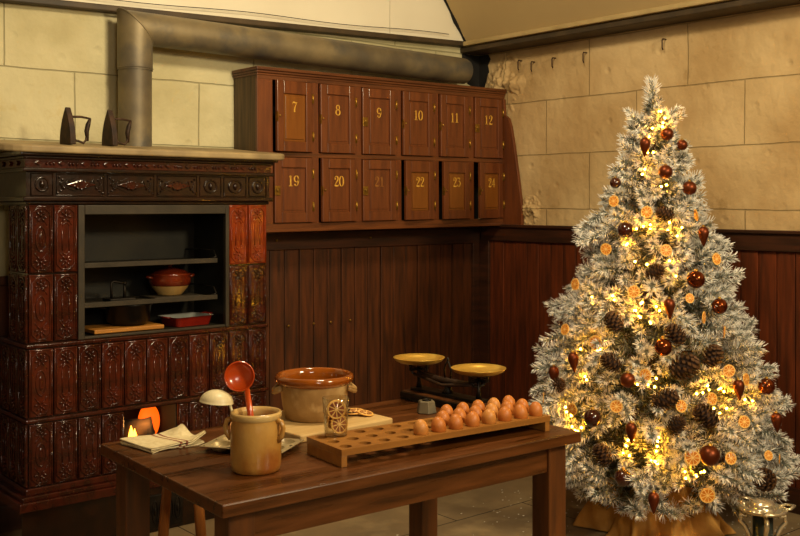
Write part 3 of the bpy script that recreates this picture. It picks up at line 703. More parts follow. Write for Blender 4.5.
spec = [('7', 0, 1, 6, 1, 0), ('8', 1, 1, 1.5, 0, 0), ('9', 2, 1, 0, 0, 1), ('10', 3, 1, 1.5, 0, 0), ('11', 4, 1, 1.5, 0, 0), ('12', 5, 1, 0, 0, 1),
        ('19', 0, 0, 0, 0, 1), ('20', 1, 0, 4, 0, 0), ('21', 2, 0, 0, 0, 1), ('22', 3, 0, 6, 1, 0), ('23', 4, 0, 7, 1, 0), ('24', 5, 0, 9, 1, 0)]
for s_ in spec: door(*s_)

# ------------------------------------------------------------ table
TA = -2.3
tb = thing('kitchen_table', 'sturdy dark oiled wooden kitchen table with thick top and square legs', 'table', (1.263, 2.19, 0), (0, 0, R_(TA)))
TL, TD = 1.315, .81
mb = MB()
mb.box(0, TL, 0, TD, .715, .75)
mb.build('tabletop', 'table', tb, bevel=.004)
MB().box(.06, TL-.06, .045, .07, .625, .715).build('apron', 'table', tb, bevel=.002); MB().box(.06, TL-.06, TD-.07, TD-.045, .625, .715).build('apron', 'table', tb, bevel=.002)
MB().box(.045, .07, .07, TD-.07, .69, .715).build('end_apron', 'table_v', tb, bevel=.002); MB().box(TL-.07, TL-.045, .07, TD-.07, .625, .715).build('end_apron', 'table_v', tb, bevel=.002)
for x in (.035, TL-.035-.08):
    for y in (.035, TD-.035-.08): MB().box(x, x+.08, y, y+.08, 0, .715).build('leg', 'table_v', tb, bevel=.005)
# stool standing behind the table
st = thing('wooden_stool', 'small beech stool with round splayed legs between the table and the tiled stove', 'stool', (1.81, 3.44, 0), (0, 0, R_(-27.8)))
MB().lathe([(0, .495), (.11, .495), (.12, .503), (.12, .518), (.11, .526), (0, .526)], 32).build('seat', 'stool', st)
for sx in (-1, 1):
    for sy_ in (-1, 1): MB().tube([(sx*.085, sy_*.085, 0), (sx*.07, sy_*.07, .25), (sx*.05, sy_*.05, .5)], [.014, .02, .016], 12).build('leg', 'stool', st)

# crock with ladles
TZ = .75
cx, cy = 1.503, 2.42
t = thing('stoneware_crock', 'tall ochre stoneware crock with small ear handles at the front left of the table', 'crock', (cx, cy, TZ), (0, 0, -.35))
MB().lathe([(0, .004), (.06, .0), (.067, .004), (.0705, .02), (.072, .09), (.0705, .135), (.068, .143), (.0685, .147), (.0715, .151), (.072, .160), (.070, .1655), (.064, .1655), (.061, .155), (.062, .02), (0, .014)], 48).build('body', 'crock', t)
for a in (-.72, PI-.35):
    T = TR((0, 0, 0), (0, 0, a))
    MB().tube([(.066, 0, .144), (.081, 0, .141), (.087, 0, .125), (.082, 0, .104), (.069, 0, .090)], [.010, .0075, .0065, .0075, .010], 10, T=T).build('handle', 'crock', t)
MB().lathe([(.0684, .1465), (.0718, .1505), (.0724, .160), (.0702, .1662), (.0638, .1662), (.0606, .155), (.0606, .13), (.0612, .13), (.0612, .155), (.064, .1655)], 48).build('rim', 'crocklight', t)
def ladle(name, label, base, top, bowl_c, normal, r, m, depth, hr):
    t = thing(name, label, 'ladle', base)
    Bc = Vector(bowl_c)-Vector(base); nrm = Vector(normal).normalized()
    q = nrm.to_track_quat('Z', 'Y').to_matrix().to_4x4(); T = Matrix.Translation(Bc) @ q
    pr = [(r*math.sin(a), depth*(1-math.cos(a))) for a in np.linspace(0, PI/2, 9)]
    inn = [(max(0, (r-.002)*math.sin(a)), .002+(depth-.001)*(1-math.cos(a))) for a in np.linspace(PI/2, 0, 9)]
    MB().lathe([(a, b_-depth) for a, b_ in pr+[(r+.0015, depth+.001)]+inn], 36, T=T).build('bowl', m, t)
    P = [Vector((0, 0, 0)), (Vector(top)-Vector(base))]
    MB().tube([P[0], P[0].lerp(P[1], .5), P[1]], hr, 10).build('handle', m, t)
    return t
ladle('red_ladle', 'orange-red enamel ladle standing in the stoneware crock, bowl uppermost', (1.520, 2.44, .766), (1.492, 2.452, .978), (1.470, 2.455, 1.013), (-.5, -.78, .12), .0415, 'orange_enamel', .024, [.010, .010, .008])
ladle('cream_ladle', 'cream ladle standing in the stoneware crock with its domed bowl turned down', (1.49, 2.45, .766), (1.455, 2.49, .946), (1.418, 2.492, .942), (-.10, .04, -1), .047, 'cream', .034, .004)

# folded tea towel
def cloth_towel():
    nx, ny = 44, 30; Wd_, Dp = .185, .17; lay = []
    mb = MB()
    def surf(u, v, zoff, k):
        x = u*Wd_+.012*math.sin(v*4+k)*u; y = v*Dp+.008*math.sin(u*5+k)
        lift = .012*max(0, u-.7)/.3*(1+math.sin(v*9+k)) if k else 0
        return (x+(.03*(u > .0)*u*v if k else 0), y, zoff+.0025*math.sin(u*7+v*3+k*2)+lift)
    for k, (zo) in enumerate((.004, .010, .016)):
        vs = []; fs = []; mi = []
        for j in range(ny+1):
            for i in range(nx+1): vs.append(surf(i/nx, j/ny, zo, k))
        o_ = len(vs)
        for j in range(ny+1):
            for i in range(nx+1): p = surf(i/nx, j/ny, zo, k); vs.append((p[0], p[1], p[2]-.0045))
        for j in range(ny):
            for i in range(nx):
                a = j*(nx+1)+i; m_ = 1 if (k == 2 and i in (21, 22, 26, 27)) else (1 if i in (21, 22, 26, 27) else 0)
                mb.add([vs[q] for q in (a, a+1, a+nx+2, a+nx+1)], [(0, 1, 2, 3)], True, m_)
                mb.add([vs[q+o_] for q in (a, a+1, a+nx+2, a+nx+1)], [(3, 2, 1, 0)], True, m_)
        for i in range(nx):
            m_ = 1 if i in (21, 22, 26, 27) else 0
            for a in (i, ny*(nx+1)+i): mb.add([vs[a], vs[a+1], vs[a+1+o_], vs[a+o_]], [(0, 1, 2, 3)], True, m_)
        for j in range(ny):
            for a in (j*(nx+1), j*(nx+1)+nx): mb.add([vs[a], vs[a+nx+1], vs[a+nx+1+o_], vs[a+o_]], [(0, 1, 2, 3)], True, 0)
    return mb
o = cloth_towel().build('tea_towel', ['towel', 'stripe'], loc=(1.362, 2.775, TZ+.001), rot=(0, 0, R_(8)), recalc=False)
b_ = bmesh.new(); b_.from_mesh(o.data); bmesh.ops.remove_doubles(b_, verts=b_.verts, dist=.0001); b_.to_mesh(o.data); b_.free()
tag(o, 'folded cream linen towel with two thin brown stripes at the back left table corner', 'towel')

# muffin tin
t = thing('bun_tin', 'shallow six-cup metal bun tin lying on the table behind the stoneware crock', 'baking tin', (1.482, 2.69, TZ), (0, 0, R_(-57)))
mb = MB(); hole_plate(mb, 3, 2, .086, .08, .034, .020, .0215, n=20, margin=.006); mb.build('plate', 'tin', t)
mb = MB()
for i in range(3):
    for j in range(2): mb.lathe([(.034, .021), (.031, .012), (.024, .003), (0, .001)], 20, T=TR(((i+.5)*.086, (j+.5)*.08, 0)))
mb.build('cups', 'tin', t)

# chopping board, big pot
bx0, by0 = 1.776, 2.60
o = MB().box(0, .39, 0, .36, 0, .024).build('chopping_board', 'board', loc=(bx0, by0, TZ), rot=(0, 0, R_(2)), bevel=.005)
tag(o, 'pale scrubbed chopping board under the big stoneware pot', 'board')
BZ = TZ+.024
t = thing('stoneware_pot', 'wide buff stoneware pot with shiny amber glazed rim on the chopping board', 'pot', (1.968, 2.795, BZ), (0, 0, .15))
MB().lathe([(0, .004), (.094, .0), (.101, .006), (.108, .04), (.118, .115), (.119, .122)], 56).build('body', 'pot', t)
MB().lathe([(.1188, .116), (.126, .120), (.133, .128), (.1345, .137), (.131, .146), (.124, .150), (.116, .146), (.113, .13), (.1085, .05), (.097, .014), (0, .0115), (0, .0125), (.0965, .015), (.108, .05), (.112, .122)], 56).build('rim', 'potglaze', t)['label'] = 'shiny amber-brown glazed rim and inside'
for a in (-.75, PI-.75):
    mb = MB(); n_ = 8
    for i in range(n_):
        pass
    T = TR((0, 0, 0), (0, 0, a))
    P = [(.112+.026*math.sin(PI*i/10), -.045+.09*i/10, .112-.016*math.sin(PI*i/10)) for i in range(11)]
    for off in (0, -.008): mb.tube([(x, y, z+off) for x, y, z in P], .0075, 8, T=T)
    mb.build('handle', 'pot', t)

# dried slices: flat discs with rind, pith ring and wedge flesh
def slice_mesh(r, th, fl='flesh'):
    mb = MB()
    mb.lathe([(r*.90, -th/2), (r, -th/2), (r*1.02, 0), (r, th/2), (r*.90, th/2)], 28, 0, closed=True)
    mb.lathe([(0, -th*.42), (r*.91, -th*.42), (r*.91, th*.42), (0, th*.42)], 28, 1, smooth=False)
    for k in range(9):
        a0, a1 = 2*PI*k/9+.07, 2*PI*(k+1)/9-.07
        for sg in (-1, 1):
            P = [(r*.12*math.cos((a0+a1)/2), r*.12*math.sin((a0+a1)/2))]+[(r*.82*math.cos(a0+(a1-a0)*q/4), r*.82*math.sin(a0+(a1-a0)*q/4)) for q in range(5)]
            mb.prism(P, sg*th*.40, sg*th*.5, 'z', 2)
    return mb
def mk_slice(r, th=.004, fl='flesh'): return slice_mesh(r, th).build('dried_orange_slice', ['rind', 'pith', fl])
base_slice = mk_slice(.027, .004, 'flesh2')
def put_slice(loc, rot, label, group, src=base_slice, sc=1, first=[True]):
    if src is base_slice and first[0]: o = src; first[0] = False
    else: o = src.copy(); COL.objects.link(o)
    o.location = loc; o.rotation_euler = rot; o.scale = (sc, sc, sc); tag(o, label, 'orange slice', group); return o
sy = 2.70
put_slice((2.115, 2.70, BZ+.010), (.18, .1, 0), 'dried orange slice on the right end of the chopping board, nearest the scale', 'dried orange slices on the chopping board')
put_slice((2.085, 2.735, BZ+.006), (-.1, .12, .4), 'dried orange slice on the chopping board right behind the front one', 'dried orange slices on the chopping board')
put_slice((2.125, 2.765, BZ+.005), (.05, -.12, .9), 'dried orange slice farthest back on the chopping board', 'dried orange slices on the chopping board')
mb = MB()
for i in range(26):
    x, y = 2.065+random.gauss(0, .022), 2.775+random.gauss(0, .03)
    if math.hypot(x-1.968, y-2.795) < .108: continue
    mb.ell((0, 0, 0), (random.uniform(.005, .011), .0035, .003), 6, 4, T=TR((x, y, BZ+random.uniform(.003, .014)), (random.random(), random.random(), random.uniform(0, 6))))
tag(mb.build('dried_spices', 'cone'), 'small heap of dark dried spices beside the pot on the board', 'spices', kind='stuff')

# egg rack
ra = math.atan2(2.208-2.28, 2.508-1.70)
rk = thing('egg_rack', 'long wooden rack with three rows of egg holes on the front edge of the table', 'egg rack', (1.70, 2.28, TZ), (0, 0, ra))
pt = .0672; RT = .051
mb = MB(); hole_plate(mb, 12, 3, pt, pt, .0185, RT-.018, RT); mb.build('top_board', 'tray', rk)
for x in (0, 12*pt-.02): MB().box(x, x+.02, .002, 3*pt-.002, 0, RT-.018).build('end_board', 'tray', rk, bevel=.002)
MB().box(.02, 12*pt-.02, 3*pt-.03, 3*pt-.015, .012, RT-.018).build('back_rail', 'tray', rk, bevel=.002)
ep = [(0, -.0285)]+[(.0225*math.sin(a)*(1-.10*math.cos(PI-a)*-1 if False else 1)*(1+.07*math.cos(a)), -.0285*math.cos(a)+.0) for a in np.linspace(.12, PI-.12, 22)]+[(0, .0285)]
eg = MB().lathe(ep, 24).build('egg', 'egg'); eg2 = None
rowname = {0: 'front', 1: 'middle', 2: 'back'}
order = ['at the right end', 'second from the right', 'third from the right', 'fourth from the right', 'fifth from the right', 'sixth from the right', 'seventh from the right', 'eighth from the right']
eg2 = eg.copy(); eg2.data = eg.data.copy(); eg2.data.materials[0] = M['egg2']
firsts = {0: eg, 1: eg2}; used = {0: True, 1: False}
for row, c0 in ((0, 4), (1, 6), (2, 7)):
    for col in range(11, c0-1, -1):
        k = 1 if (row*3+col*5) % 4 == 0 else 0
        o = firsts[k].copy() if used[k] or True else firsts[k]
        COL.objects.link(o)
        lx, ly = (col+.5)*pt, (row+.5)*pt
        o.location = (1.70+lx*math.cos(ra)-ly*math.sin(ra), 2.28+lx*math.sin(ra)+ly*math.cos(ra), TZ+RT+.0155)
        o.rotation_euler = (random.uniform(-.12, .12), random.uniform(-.12, .12), random.uniform(0, 6)); o.scale = (1.04,)*3
        q = 11-col
        lab = ('pale brown' if k else 'brown')+' egg '+(order[q])+' of the '+rowname[row]+' row in the egg rack'
        if col == c0: lab = ('pale brown' if k else 'brown')+' egg at the left end of the '+rowname[row]+' row of eggs in the rack'
        tag(o, lab, 'egg', 'eggs in the wooden rack')
bpy.data.objects.remove(eg); bpy.data.objects.remove(eg2)

# tumbler of dried slices
gx, gy, gz = 1.793, 2.435, TZ+RT
t = MB().lathe([(0, 0), (.031, 0), (.034, .003), (.041, .115), (.0398, .116), (.0388, .115), (.0325, .008), (0, .006)], 40).build('glass_tumbler', 'glass', loc=(gx, gy, gz))
tag(t, 'clear glass tumbler holding dried orange slices on the left end of the egg rack', 'glass')
for i, (dx, dy, dz, rot, l) in enumerate(((-.008, -.014, .082, (1.45, .1, -.55), 'dried orange slice leaning high against the front of the glass tumbler'),
        (.004, -.012, .036, (1.35, .2, -.2), 'dried orange slice low at the front inside the glass tumbler'),
        (.014, .006, .080, (1.5, .1, .9), 'dried orange slice seen edge-on at the right inside the glass tumbler'),
        (-.002, .012, .045, (1.7, -.2, .2), 'dried orange slice behind the others inside the glass tumbler'))):
    put_slice((gx+dx, gy+dy, gz+dz), rot, l, 'dried orange slices in the glass tumbler', sc=1.05 if i < 2 else .95)

# cast iron weight
t = thing('iron_weight', 'small grey cast iron weight between the egg rack and the scale', 'weight', (2.385, 2.69, TZ))
MB().lathe([(0, 0), (.036, 0), (.038, .004), (.031, .042), (.026, .045), (.012, .043), (.010, .036), (0, .036)], 6, smooth=False).build('body', 'zinc', t, bevel=.002)
MB().tube([(.014*math.cos(a), .014*math.sin(a), .046) for a in np.linspace(0, 2*PI, 13)[:-1]], .0028, 6, closed=True).build('ring', 'iron', t)

# balance scale (Roberval)
sc_ = thing('balance_scale', 'old iron balance scale with two shiny brass pans at the right end of the table', 'scale', (2.535, 2.74, TZ))
MB().box(-.052, .052, -.205, .205, .006, .034).build('wooden_base', 'table_v', sc_, bevel=.004)
MB().box(-.057, .057, -.21, .21, 0, .008).box(-.057, -.050, -.21, .21, .008, .028).box(-.03, .03, -.18, .18, .034, .046).build('iron_frame', 'iron', sc_, bevel=.002)
mb = MB(); mb.tube([(0, -.163, .102), (0, -.09, .092), (0, 0, .088), (0, .09, .092), (0, .163, .102)], [.007, .011, .014, .011, .007], 10)
mb.tube([(-.028, -.163, .10), (-.03, 0, .078), (-.028, .163, .10)], .006, 8); mb.tube([(.028, -.163, .10), (.03, 0, .078), (.028, .163, .10)], .006, 8)
mb.build('beam', 'rust', sc_)
MB().tube([(0, 0, .04), (0, 0, .06), (0, 0, .09)], [.028, .014, .012], 12).build('pillar', 'iron', sc_)
MB().tube([(0, .012, .085), (0, .02, .13), (0, .012, .15), (0, .0, .166)], .0035, 6).tube([(0, -.012, .085), (0, -.018, .13), (0, -.010, .15), (0, .0, .166)], .0035, 6).ell((0, 0, .17), (.005, .005, .008), 8, 6).build('pointer', 'iron', sc_)
for s_ in (-1, 1):
    mb = MB(); mb.tube([(0, s_*.163, .045), (0, s_*.163, .075), (0, s_*.163, .125)], [.012, .007, .008], 10)
    mb.box(-.045, .045, s_*.163-.007, s_*.163+.007, .112, .122); mb.box(-.007, .007, s_*.163-.045, s_*.163+.045, .112, .122)
    for a in range(4): mb.tube([(.043*math.cos(a*PI/2), s_*.163+.043*math.sin(a*PI/2), .114), (.047*math.cos(a*PI/2), s_*.163+.047*math.sin(a*PI/2), .14)], .004, 6)
    mb.tube([(-.04, s_*.163, .114), (-.025, s_*.163, .095), (0, s_*.163, .09), (.025, s_*.163, .095), (.04, s_*.163, .114)], .004, 6)
    mb.build('pan_support', 'iron', sc_)
    MB().lathe([(0, .136), (.05, .137), (.075, .141), (.09, .148), (.098, .158), (.1, .160), (.097, .1605), (.088, .151), (.072, .1435), (.048, .139), (0, .1385)], 48, T=TR((0, s_*.163, 0))).build('pan', 'brasspan', sc_)
# ------------------------------------------------------------ frosted Christmas tree
TX, TY = 3.86, 2.78
PROF = [(2.0,.03),(1.93,.09),(1.75,.18),(1.52,.25),(1.29,.335),(1.06,.425),(.825,.505),(.595,.565),(.41,.58),(.25,.55),(.14,.32)]
def RZ(z):
    if z >= 2.0: return .03
    for (z0, r0), (z1, r1) in zip(PROF, PROF[1:]):
        if z1 <= z <= z0: return r1+(r0-r1)*(z-z1)/(z0-z1)
    return .25
tree = thing('christmas_tree', 'tall artificial Christmas tree with white flocked branches beside the right wall', 'tree', (TX, TY, 0))
V_, Fm = [], []
def sprig(p, d, L, white, nlen=.042, nn=120, wd=.0019):
    """a bottle-brush twig: p base, d direction, needles sweep forward; returns triangle array"""
    d = d/np.linalg.norm(d)
    u = np.cross(d, [0, 0, 1.]) if abs(d[2]) < .95 else np.cross(d, [1., 0, 0]); u /= np.linalg.norm(u); w = np.cross(d, u)
    t = np.sort(rng.uniform(0, 1, nn))**.8; a = rng.uniform(0, 2*PI, nn)
    rad = np.outer(np.cos(a), u)+np.outer(np.sin(a), w)
    fwd = .45+.9*t[:, None]**3+rng.normal(0, .12, (nn, 1))
    nd = rad+fwd*d; nd /= np.linalg.norm(nd, axis=1)[:, None]
    bend = np.array([0, 0, -.02])*0
    base = p+np.outer(t*L, d)
    ln = nlen*rng.uniform(.7, 1.15, (nn, 1))*(1-.25*t[:, None])
    tip = base+nd*ln
    side = np.cross(nd, rng.normal(0, 1, (nn, 3))); side /= np.linalg.norm(side, axis=1)[:, None]
    mid = base*.55+tip*.45
    V_.append(np.stack([base-side*wd*.5, base+side*wd*.5, mid+side*wd, mid-side*wd], 1))
    V_.append(np.stack([mid-side*wd, mid+side*wd, tip+side*wd*.35, tip-side*wd*.35], 1))
    q = rng.uniform(0, 1, nn)+.35*t
    Fm.append(np.where(q < .25+.6*(1-white), 2, 1)); Fm.append(np.where(q < .5*(1-white)**.7, 1, 0) if white > .3 else np.where(q < .7, 2, 1))
brn = MB()
def branch(z, ang, r, white, L=.13, up=0.):
    ca, sa = math.cos(ang), math.sin(ang)
    tip = np.array([r*ca, r*sa, z]); d = np.array([ca, sa, up+rng.normal(0, .22)])+rng.normal(0, .22, 3)
    d /= np.linalg.norm(d)
    sprig(tip-d*L, d, L*.82, white, nn=int(rng.uniform(130, 180)), nlen=rng.uniform(.042, .058))
zs = np.linspace(.15, 1.93, 4000); wgt = np.array([RZ(z) for z in zs])+.02; wgt /= wgt.sum()
N1 = 640
gold = PI*(3-math.sqrt(5))
zpick = np.interp((np.arange(N1)+.5)/N1, np.cumsum(wgt), zs)
for i, z in enumerate(zpick):
    an = i*gold; lump = 1+.07*math.sin(an*5+z*11)+.05*math.sin(an*9-z*17)
    r = RZ(z)*rng.uniform(.86, 1.04)*lump
    up = .55*(z-.6)/1.4 if z > .6 else -.8*(.6-z)
    branch(z, i*gold+rng.normal(0, .1), max(r, .05), rng.uniform(.55, 1), L=min(.17, .08+r*.25), up=up)
for i in range(420):      # inner, greener and browner
    z = rng.choice(zs, p=wgt); r = RZ(z)*rng.uniform(.35, .8)
    branch(z, rng.uniform(0, 2*PI), max(r, .03), rng.uniform(0, .28), L=.12, up=.2)
for a, z, r in ((-1.1, .30, .66), (-.8, .36, .68), (-.55, .28, .66), (-1.0, .42, .64), (-.7, .22, .62), (2.2, .44, .62), (2.5, .50, .60), (2.0, .38, .6), (-.9, .62, .60), (2.3, .75, .56), (-.6, .95, .50), (-.8, 1.3, .36), (2.4, 1.35, .38), (2.2, 1.0, .47), (-2.40, .46, .53), (-2.36, .52, .52), (-2.42, .40, .52), (-2.38, .34, .50), (-2.45, 1.42, .27), (-2.3, 1.2, .33), (-2.5, 1.62, .20)):
    for q in range(3): branch(z+rng.normal(0, .02), a+rng.normal(0, .05), r*rng.uniform(.9, 1.02), .8, L=.16, up=-.1)
# leader and the twigs round the top
sprig(np.array([0, 0, 1.86]), np.array([-.02, .02, 1]), .20, .6, nlen=.060, nn=460)
for a, el in ((2.3, .8), (-.9, .9), (.7, .9), (3.9, .8), (5.1, .5), (1.5, .4), (3., .4)):
    sprig(np.array([0, 0, 1.84]), np.array([math.cos(a), math.sin(a), el]), .15, .75, nlen=.040, nn=170)
VA = np.concatenate(V_).reshape(-1, 3); MI = np.concatenate(Fm); nq = len(VA)//4
tan = rng.uniform(0, 1, nq); MI = np.where((MI == 2) & (tan < .45), 3, MI)
me = bpy.data.meshes.new('foliage'); me.vertices.add(len(VA)); me.vertices.foreach_set('co', VA.astype(np.float32).ravel())
me.loops.add(nq*4); me.loops.foreach_set('vertex_index', np.arange(nq*4, dtype=np.int32)); me.polygons.add(nq)
me.polygons.foreach_set('loop_start', np.arange(0, nq*4, 4, dtype=np.int32)); me.polygons.foreach_set('material_index', MI.astype(np.int32))
for k in ('frost', 'frost2', 'needle', 'needletan'): me.materials.append(M[k])
me.update(calc_edges=True); me.validate()
fo = bpy.data.objects.new('foliage', me); COL.objects.link(fo); fo.parent = tree
MB().tube([(0, 0, .0), (0, 0, .9), (0, 0, 1.95)], [.024, .018, .006], 10).build('trunk', 'bark', tree)
br = MB()
for i in range(90):
    z = .2+i*1.6/90; a = i*gold; r = RZ(z)*.68; up = .25*(z-.4)
    br.tube([(0, 0, z-.06*(z > .3)), (r*.5*math.cos(a), r*.5*math.sin(a), z), (r*math.cos(a), r*math.sin(a), z+r*up*.4)], [.006, .005, .003], 5)
br.build('branches', 'bark', tree)
# burlap round the foot
mb = MB(); nu, nv = 140, 30; vs = []
for j in range(nv+1):
    t_ = j/nv
    for i in range(nu):
        a = 2*PI*i/nu
        fold = .15*math.sin(4*a+1.2)+.13*math.sin(7*a+3*t_)+.10*math.sin(12*a+4.0*t_+1)+.07*math.sin(21*a-3*t_)+.05*math.sin(2*a+6*t_)
        r = (.085+.19*t_**.8)*(1+fold*(t_**.6)*1.1)
        z = .25*(1-t_**1.5)*(1+.2*math.sin(3*a+.5)*(1-t_))+.036*(t_*(1-t_)*4)*(math.sin(6*a+5*t_)+.7*math.sin(15*a+7*t_)+.5*math.sin(9*a-11*t_))
        vs.append((r*math.cos(a), r*math.sin(a), max(z, .006)))
fs = [(j*nu+i, j*nu+(i+1) % nu, (j+1)*nu+(i+1) % nu, (j+1)*nu+i) for j in range(nv) for i in range(nu)]
mb.add(vs, fs, True)
o = mb.build('burlap_wrap', 'burlap', loc=(TX-.02, TY-.03, 0), rot=(0, 0, .5)); sd = o.modifiers.new('thick', 'SOLIDIFY'); sd.thickness = .004
tag(o, 'brown burlap sacking bunched round the foot of the Christmas tree', 'sacking')
# fairy lights
LP = [(3.795,2.702,1.917),(3.798,2.693,1.916),(3.812,2.681,1.887),(3.788,2.675,1.864),(3.786,2.677,1.846),(3.752,2.706,1.84),(3.733,2.709,1.801),(3.733,2.709,1.799),(3.724,2.71,1.729),(3.73,2.685,1.729),(3.701,2.709,1.655),(3.684,2.71,1.632),(3.745,2.626,1.584),(3.719,2.635,1.577),(3.717,2.591,1.419),(3.64,2.636,1.409),(3.612,2.719,1.402),(3.625,2.662,1.402),(3.742,2.544,1.397),(3.594,2.747,1.391),(3.619,2.693,1.391),(3.636,2.633,1.391),(3.703,2.59,1.386),(3.717,2.552,1.361),(3.598,2.724,1.326),(3.585,2.722,1.32),(3.658,2.549,1.255),(3.577,2.67,1.25),(3.679,2.551,1.243),(3.592,2.618,1.239),(3.661,2.553,1.219),(3.679,2.532,1.19),(3.503,2.732,1.101),(3.52,2.861,1.085),(3.524,2.741,1.081),(3.535,2.6,1.081),(3.535,2.607,1.075),(3.589,2.568,1.061),(3.502,2.837,1.058),(3.505,2.619,1.046),(3.583,2.547,1.046),(3.529,2.631,1.043),(3.52,2.607,1.021),(3.529,2.606,1.017),(3.536,2.561,1.0),(3.528,2.554,0.997),(3.454,2.734,0.909),(3.464,2.764,0.891),(3.437,2.748,0.873),(3.436,2.762,0.867),(3.439,2.857,0.861),(3.474,2.886,0.856),(3.518,2.517,0.769),(3.445,2.559,0.746),(3.43,2.826,0.746),(3.487,2.536,0.743),(3.492,2.506,0.738),(3.691,2.384,0.736),(3.416,2.805,0.736),(3.706,2.332,0.731),(3.686,2.375,0.721),(3.727,2.354,0.721),(3.794,2.33,0.71),(3.667,2.391,0.709),(3.771,2.357,0.706),(3.647,2.408,0.705),(3.661,2.357,0.688),(3.888,2.33,0.661),(3.936,2.322,0.651),(3.685,2.35,0.648),(3.761,2.339,0.639),(3.691,2.326,0.63),(3.392,2.903,0.605),(3.38,2.888,0.588),(3.38,2.861,0.575),(3.424,2.916,0.548),(3.352,2.78,0.541),(3.479,2.477,0.535),(3.379,2.855,0.529),(3.35,2.815,0.524),(3.472,2.477,0.52),(3.427,2.567,0.515),(3.41,2.581,0.515),(3.382,2.827,0.514),(3.454,2.466,0.503),(3.4,2.583,0.494),(3.42,2.592,0.483),(3.492,2.499,0.472),(3.411,2.606,0.456),(3.419,2.58,0.449),(3.447,2.472,0.442),(3.458,2.476,0.435),(3.472,2.509,0.433),(3.476,2.481,0.426),(3.587,2.347,0.398),(3.55,2.399,0.396),(3.641,2.368,0.388),(3.6,2.382,0.379),(3.599,2.377,0.375),(3.565,2.406,0.366)]
fl = thing('fairy_lights', 'string of warm glowing fairy lights wound through the Christmas tree', 'lights', (TX, TY, 0))
bm0 = MB().ell((0, 0, 0), (.0042, .0042, .0055), 10, 8).tube([(0, 0, -.012), (0, 0, -.004)], .003, 6, mi=1)
b0 = None
for p in LP:
    if b0 is None: b0 = bm0.build('bulb', ['bulb', 'wire'], fl); o = b0
    else: o = b0.copy(); COL.objects.link(o)
    o.parent = fl; o.location = (p[0]-TX, p[1]-TY, p[2]); o.rotation_euler = (random.uniform(-1, 1), random.uniform(-1, 1), 0)
pts = []
for i in range(len(LP)-1):
    a, b_ = Vector(LP[i]), Vector(LP[i+1])
    for q in (0, .33, .66):
        p = a.lerp(b_, q); pts.append((p.x-TX, p.y-TY, p.z-.008-.01*math.sin(q*PI)))
MB().tube(pts, .0012, 4).build('wire', 'wire', fl)
# baubles and the rest of the trimmings
def out_rot(p): return math.atan2(p[1]-TY, p[0]-TX)
def bauble(p, r, m, label):
    t = thing('bauble', label, 'bauble', p, (0, 0, random.uniform(0, 6)), 'round baubles on the tree')
    MB().ell((0, 0, 0), (r, r, r), 24, 16).build('ball', m, t)
    MB().lathe([(r*.22, r*.95), (r*.2, r*1.15), (0, r*1.17)], 12).tube([(.0, 0, r*1.15), (.004, 0, r*1.3), (0, 0, r*1.42), (-.004, 0, r*1.3), (0, 0, r*1.16)], .0009, 5).build('cap', 'brass', t)
for p, r, m, l in [
 ((3.781,2.648,1.812), .029, 'ballmatt', 'reddish brown bauble nearest the tree top'),
 ((3.841,2.611,1.764), .024, 'ballmatt', 'small brown bauble right of and below the topmost bauble'),
 ((3.715,2.61,1.641), .031, 'ballmatt', 'matt brown bauble on the centre line of the upper tree'),
 ((3.80,2.545,1.57), .031, 'ballmatt', 'matt brown bauble at the right of the upper tree'),
 ((3.635,2.82,1.595), .025, 'balldark', 'dark brown bauble on the left edge of the upper tree'),
 ((3.565,2.71,1.386), .036, 'balldark', 'dark red-brown bauble left of the upper middle of the tree'),
 ((3.69,2.44,1.18), .038, 'ball', 'large shiny copper bauble right of the middle of the tree'),
 ((3.765,2.375,1.067), .034, 'ball', 'shiny copper bauble partly hidden near the right edge of the middle tree'),
 ((3.50,2.47,.907), .037, 'ball', 'shiny copper bauble at the very middle of the tree'),
 ((3.395,2.57,.769), .032, 'ballmatt', 'brown bauble left of a yellow orange slice in the lower half of the tree'),
 ((3.95,2.265,.72), .036, 'ball', 'shiny copper bauble at the far right edge of the tree'),
 ((3.315,2.69,.603), .038, 'balldark', 'dark brown bauble at the lower left, right of the egg rack end'),
 ((3.35,2.56,.373), .036, 'balldark', 'dark bauble near the bottom left above the burlap'),
 ((3.575,2.30,.479), .042, 'ballmatt', 'large matt brown bauble beside the bright glowing orange slice')]:
    bauble(p, r, m, l)
def drop(p, label, h=.09, r=.024):
    t = thing('drop_ornament', label, 'ornament', p, (random.uniform(-.1, .1), random.uniform(-.1, .1), random.uniform(0, 6)), 'drop-shaped ornaments on the tree')
    MB().lathe([(0, -h*.62), (r*.25, -h*.52), (r*.6, -h*.3), (r*.95, -h*.02), (r, h*.1), (r*.85, h*.25), (r*.45, h*.36), (0, h*.38)], 16).build('drop', 'ballmatt', t)
    MB().lathe([(r*.3, h*.35), (r*.25, h*.44), (0, h*.45)], 10).build('cap', 'brass', t)
for p, l in [((3.69,2.70,1.763), 'copper drop ornament near the tree top, left of the topmost bauble'), ((3.80,2.475,1.369), 'brown drop ornament on the right of the upper tree'),
 ((3.565,2.485,1.07), 'brown drop ornament in the middle of the tree, above the cones'), ((3.38,2.96,.747), 'brown drop ornament on the far left edge of the lower tree'),
 ((3.37,2.84,.823), 'brown drop ornament on the left of the lower tree, below a large orange slice'), ((3.75,2.275,.737), 'brown drop ornament at the right, left of the edge bauble'),
 ((3.365,2.53,.571), 'brown drop ornament left of centre in the lower tree'), ((3.42,2.46,.29), 'brown drop ornament hanging lowest, over the burlap'), ((3.97,2.23,.578), 'brown drop ornament on the lower right edge of the tree')]:
    drop(p, l)
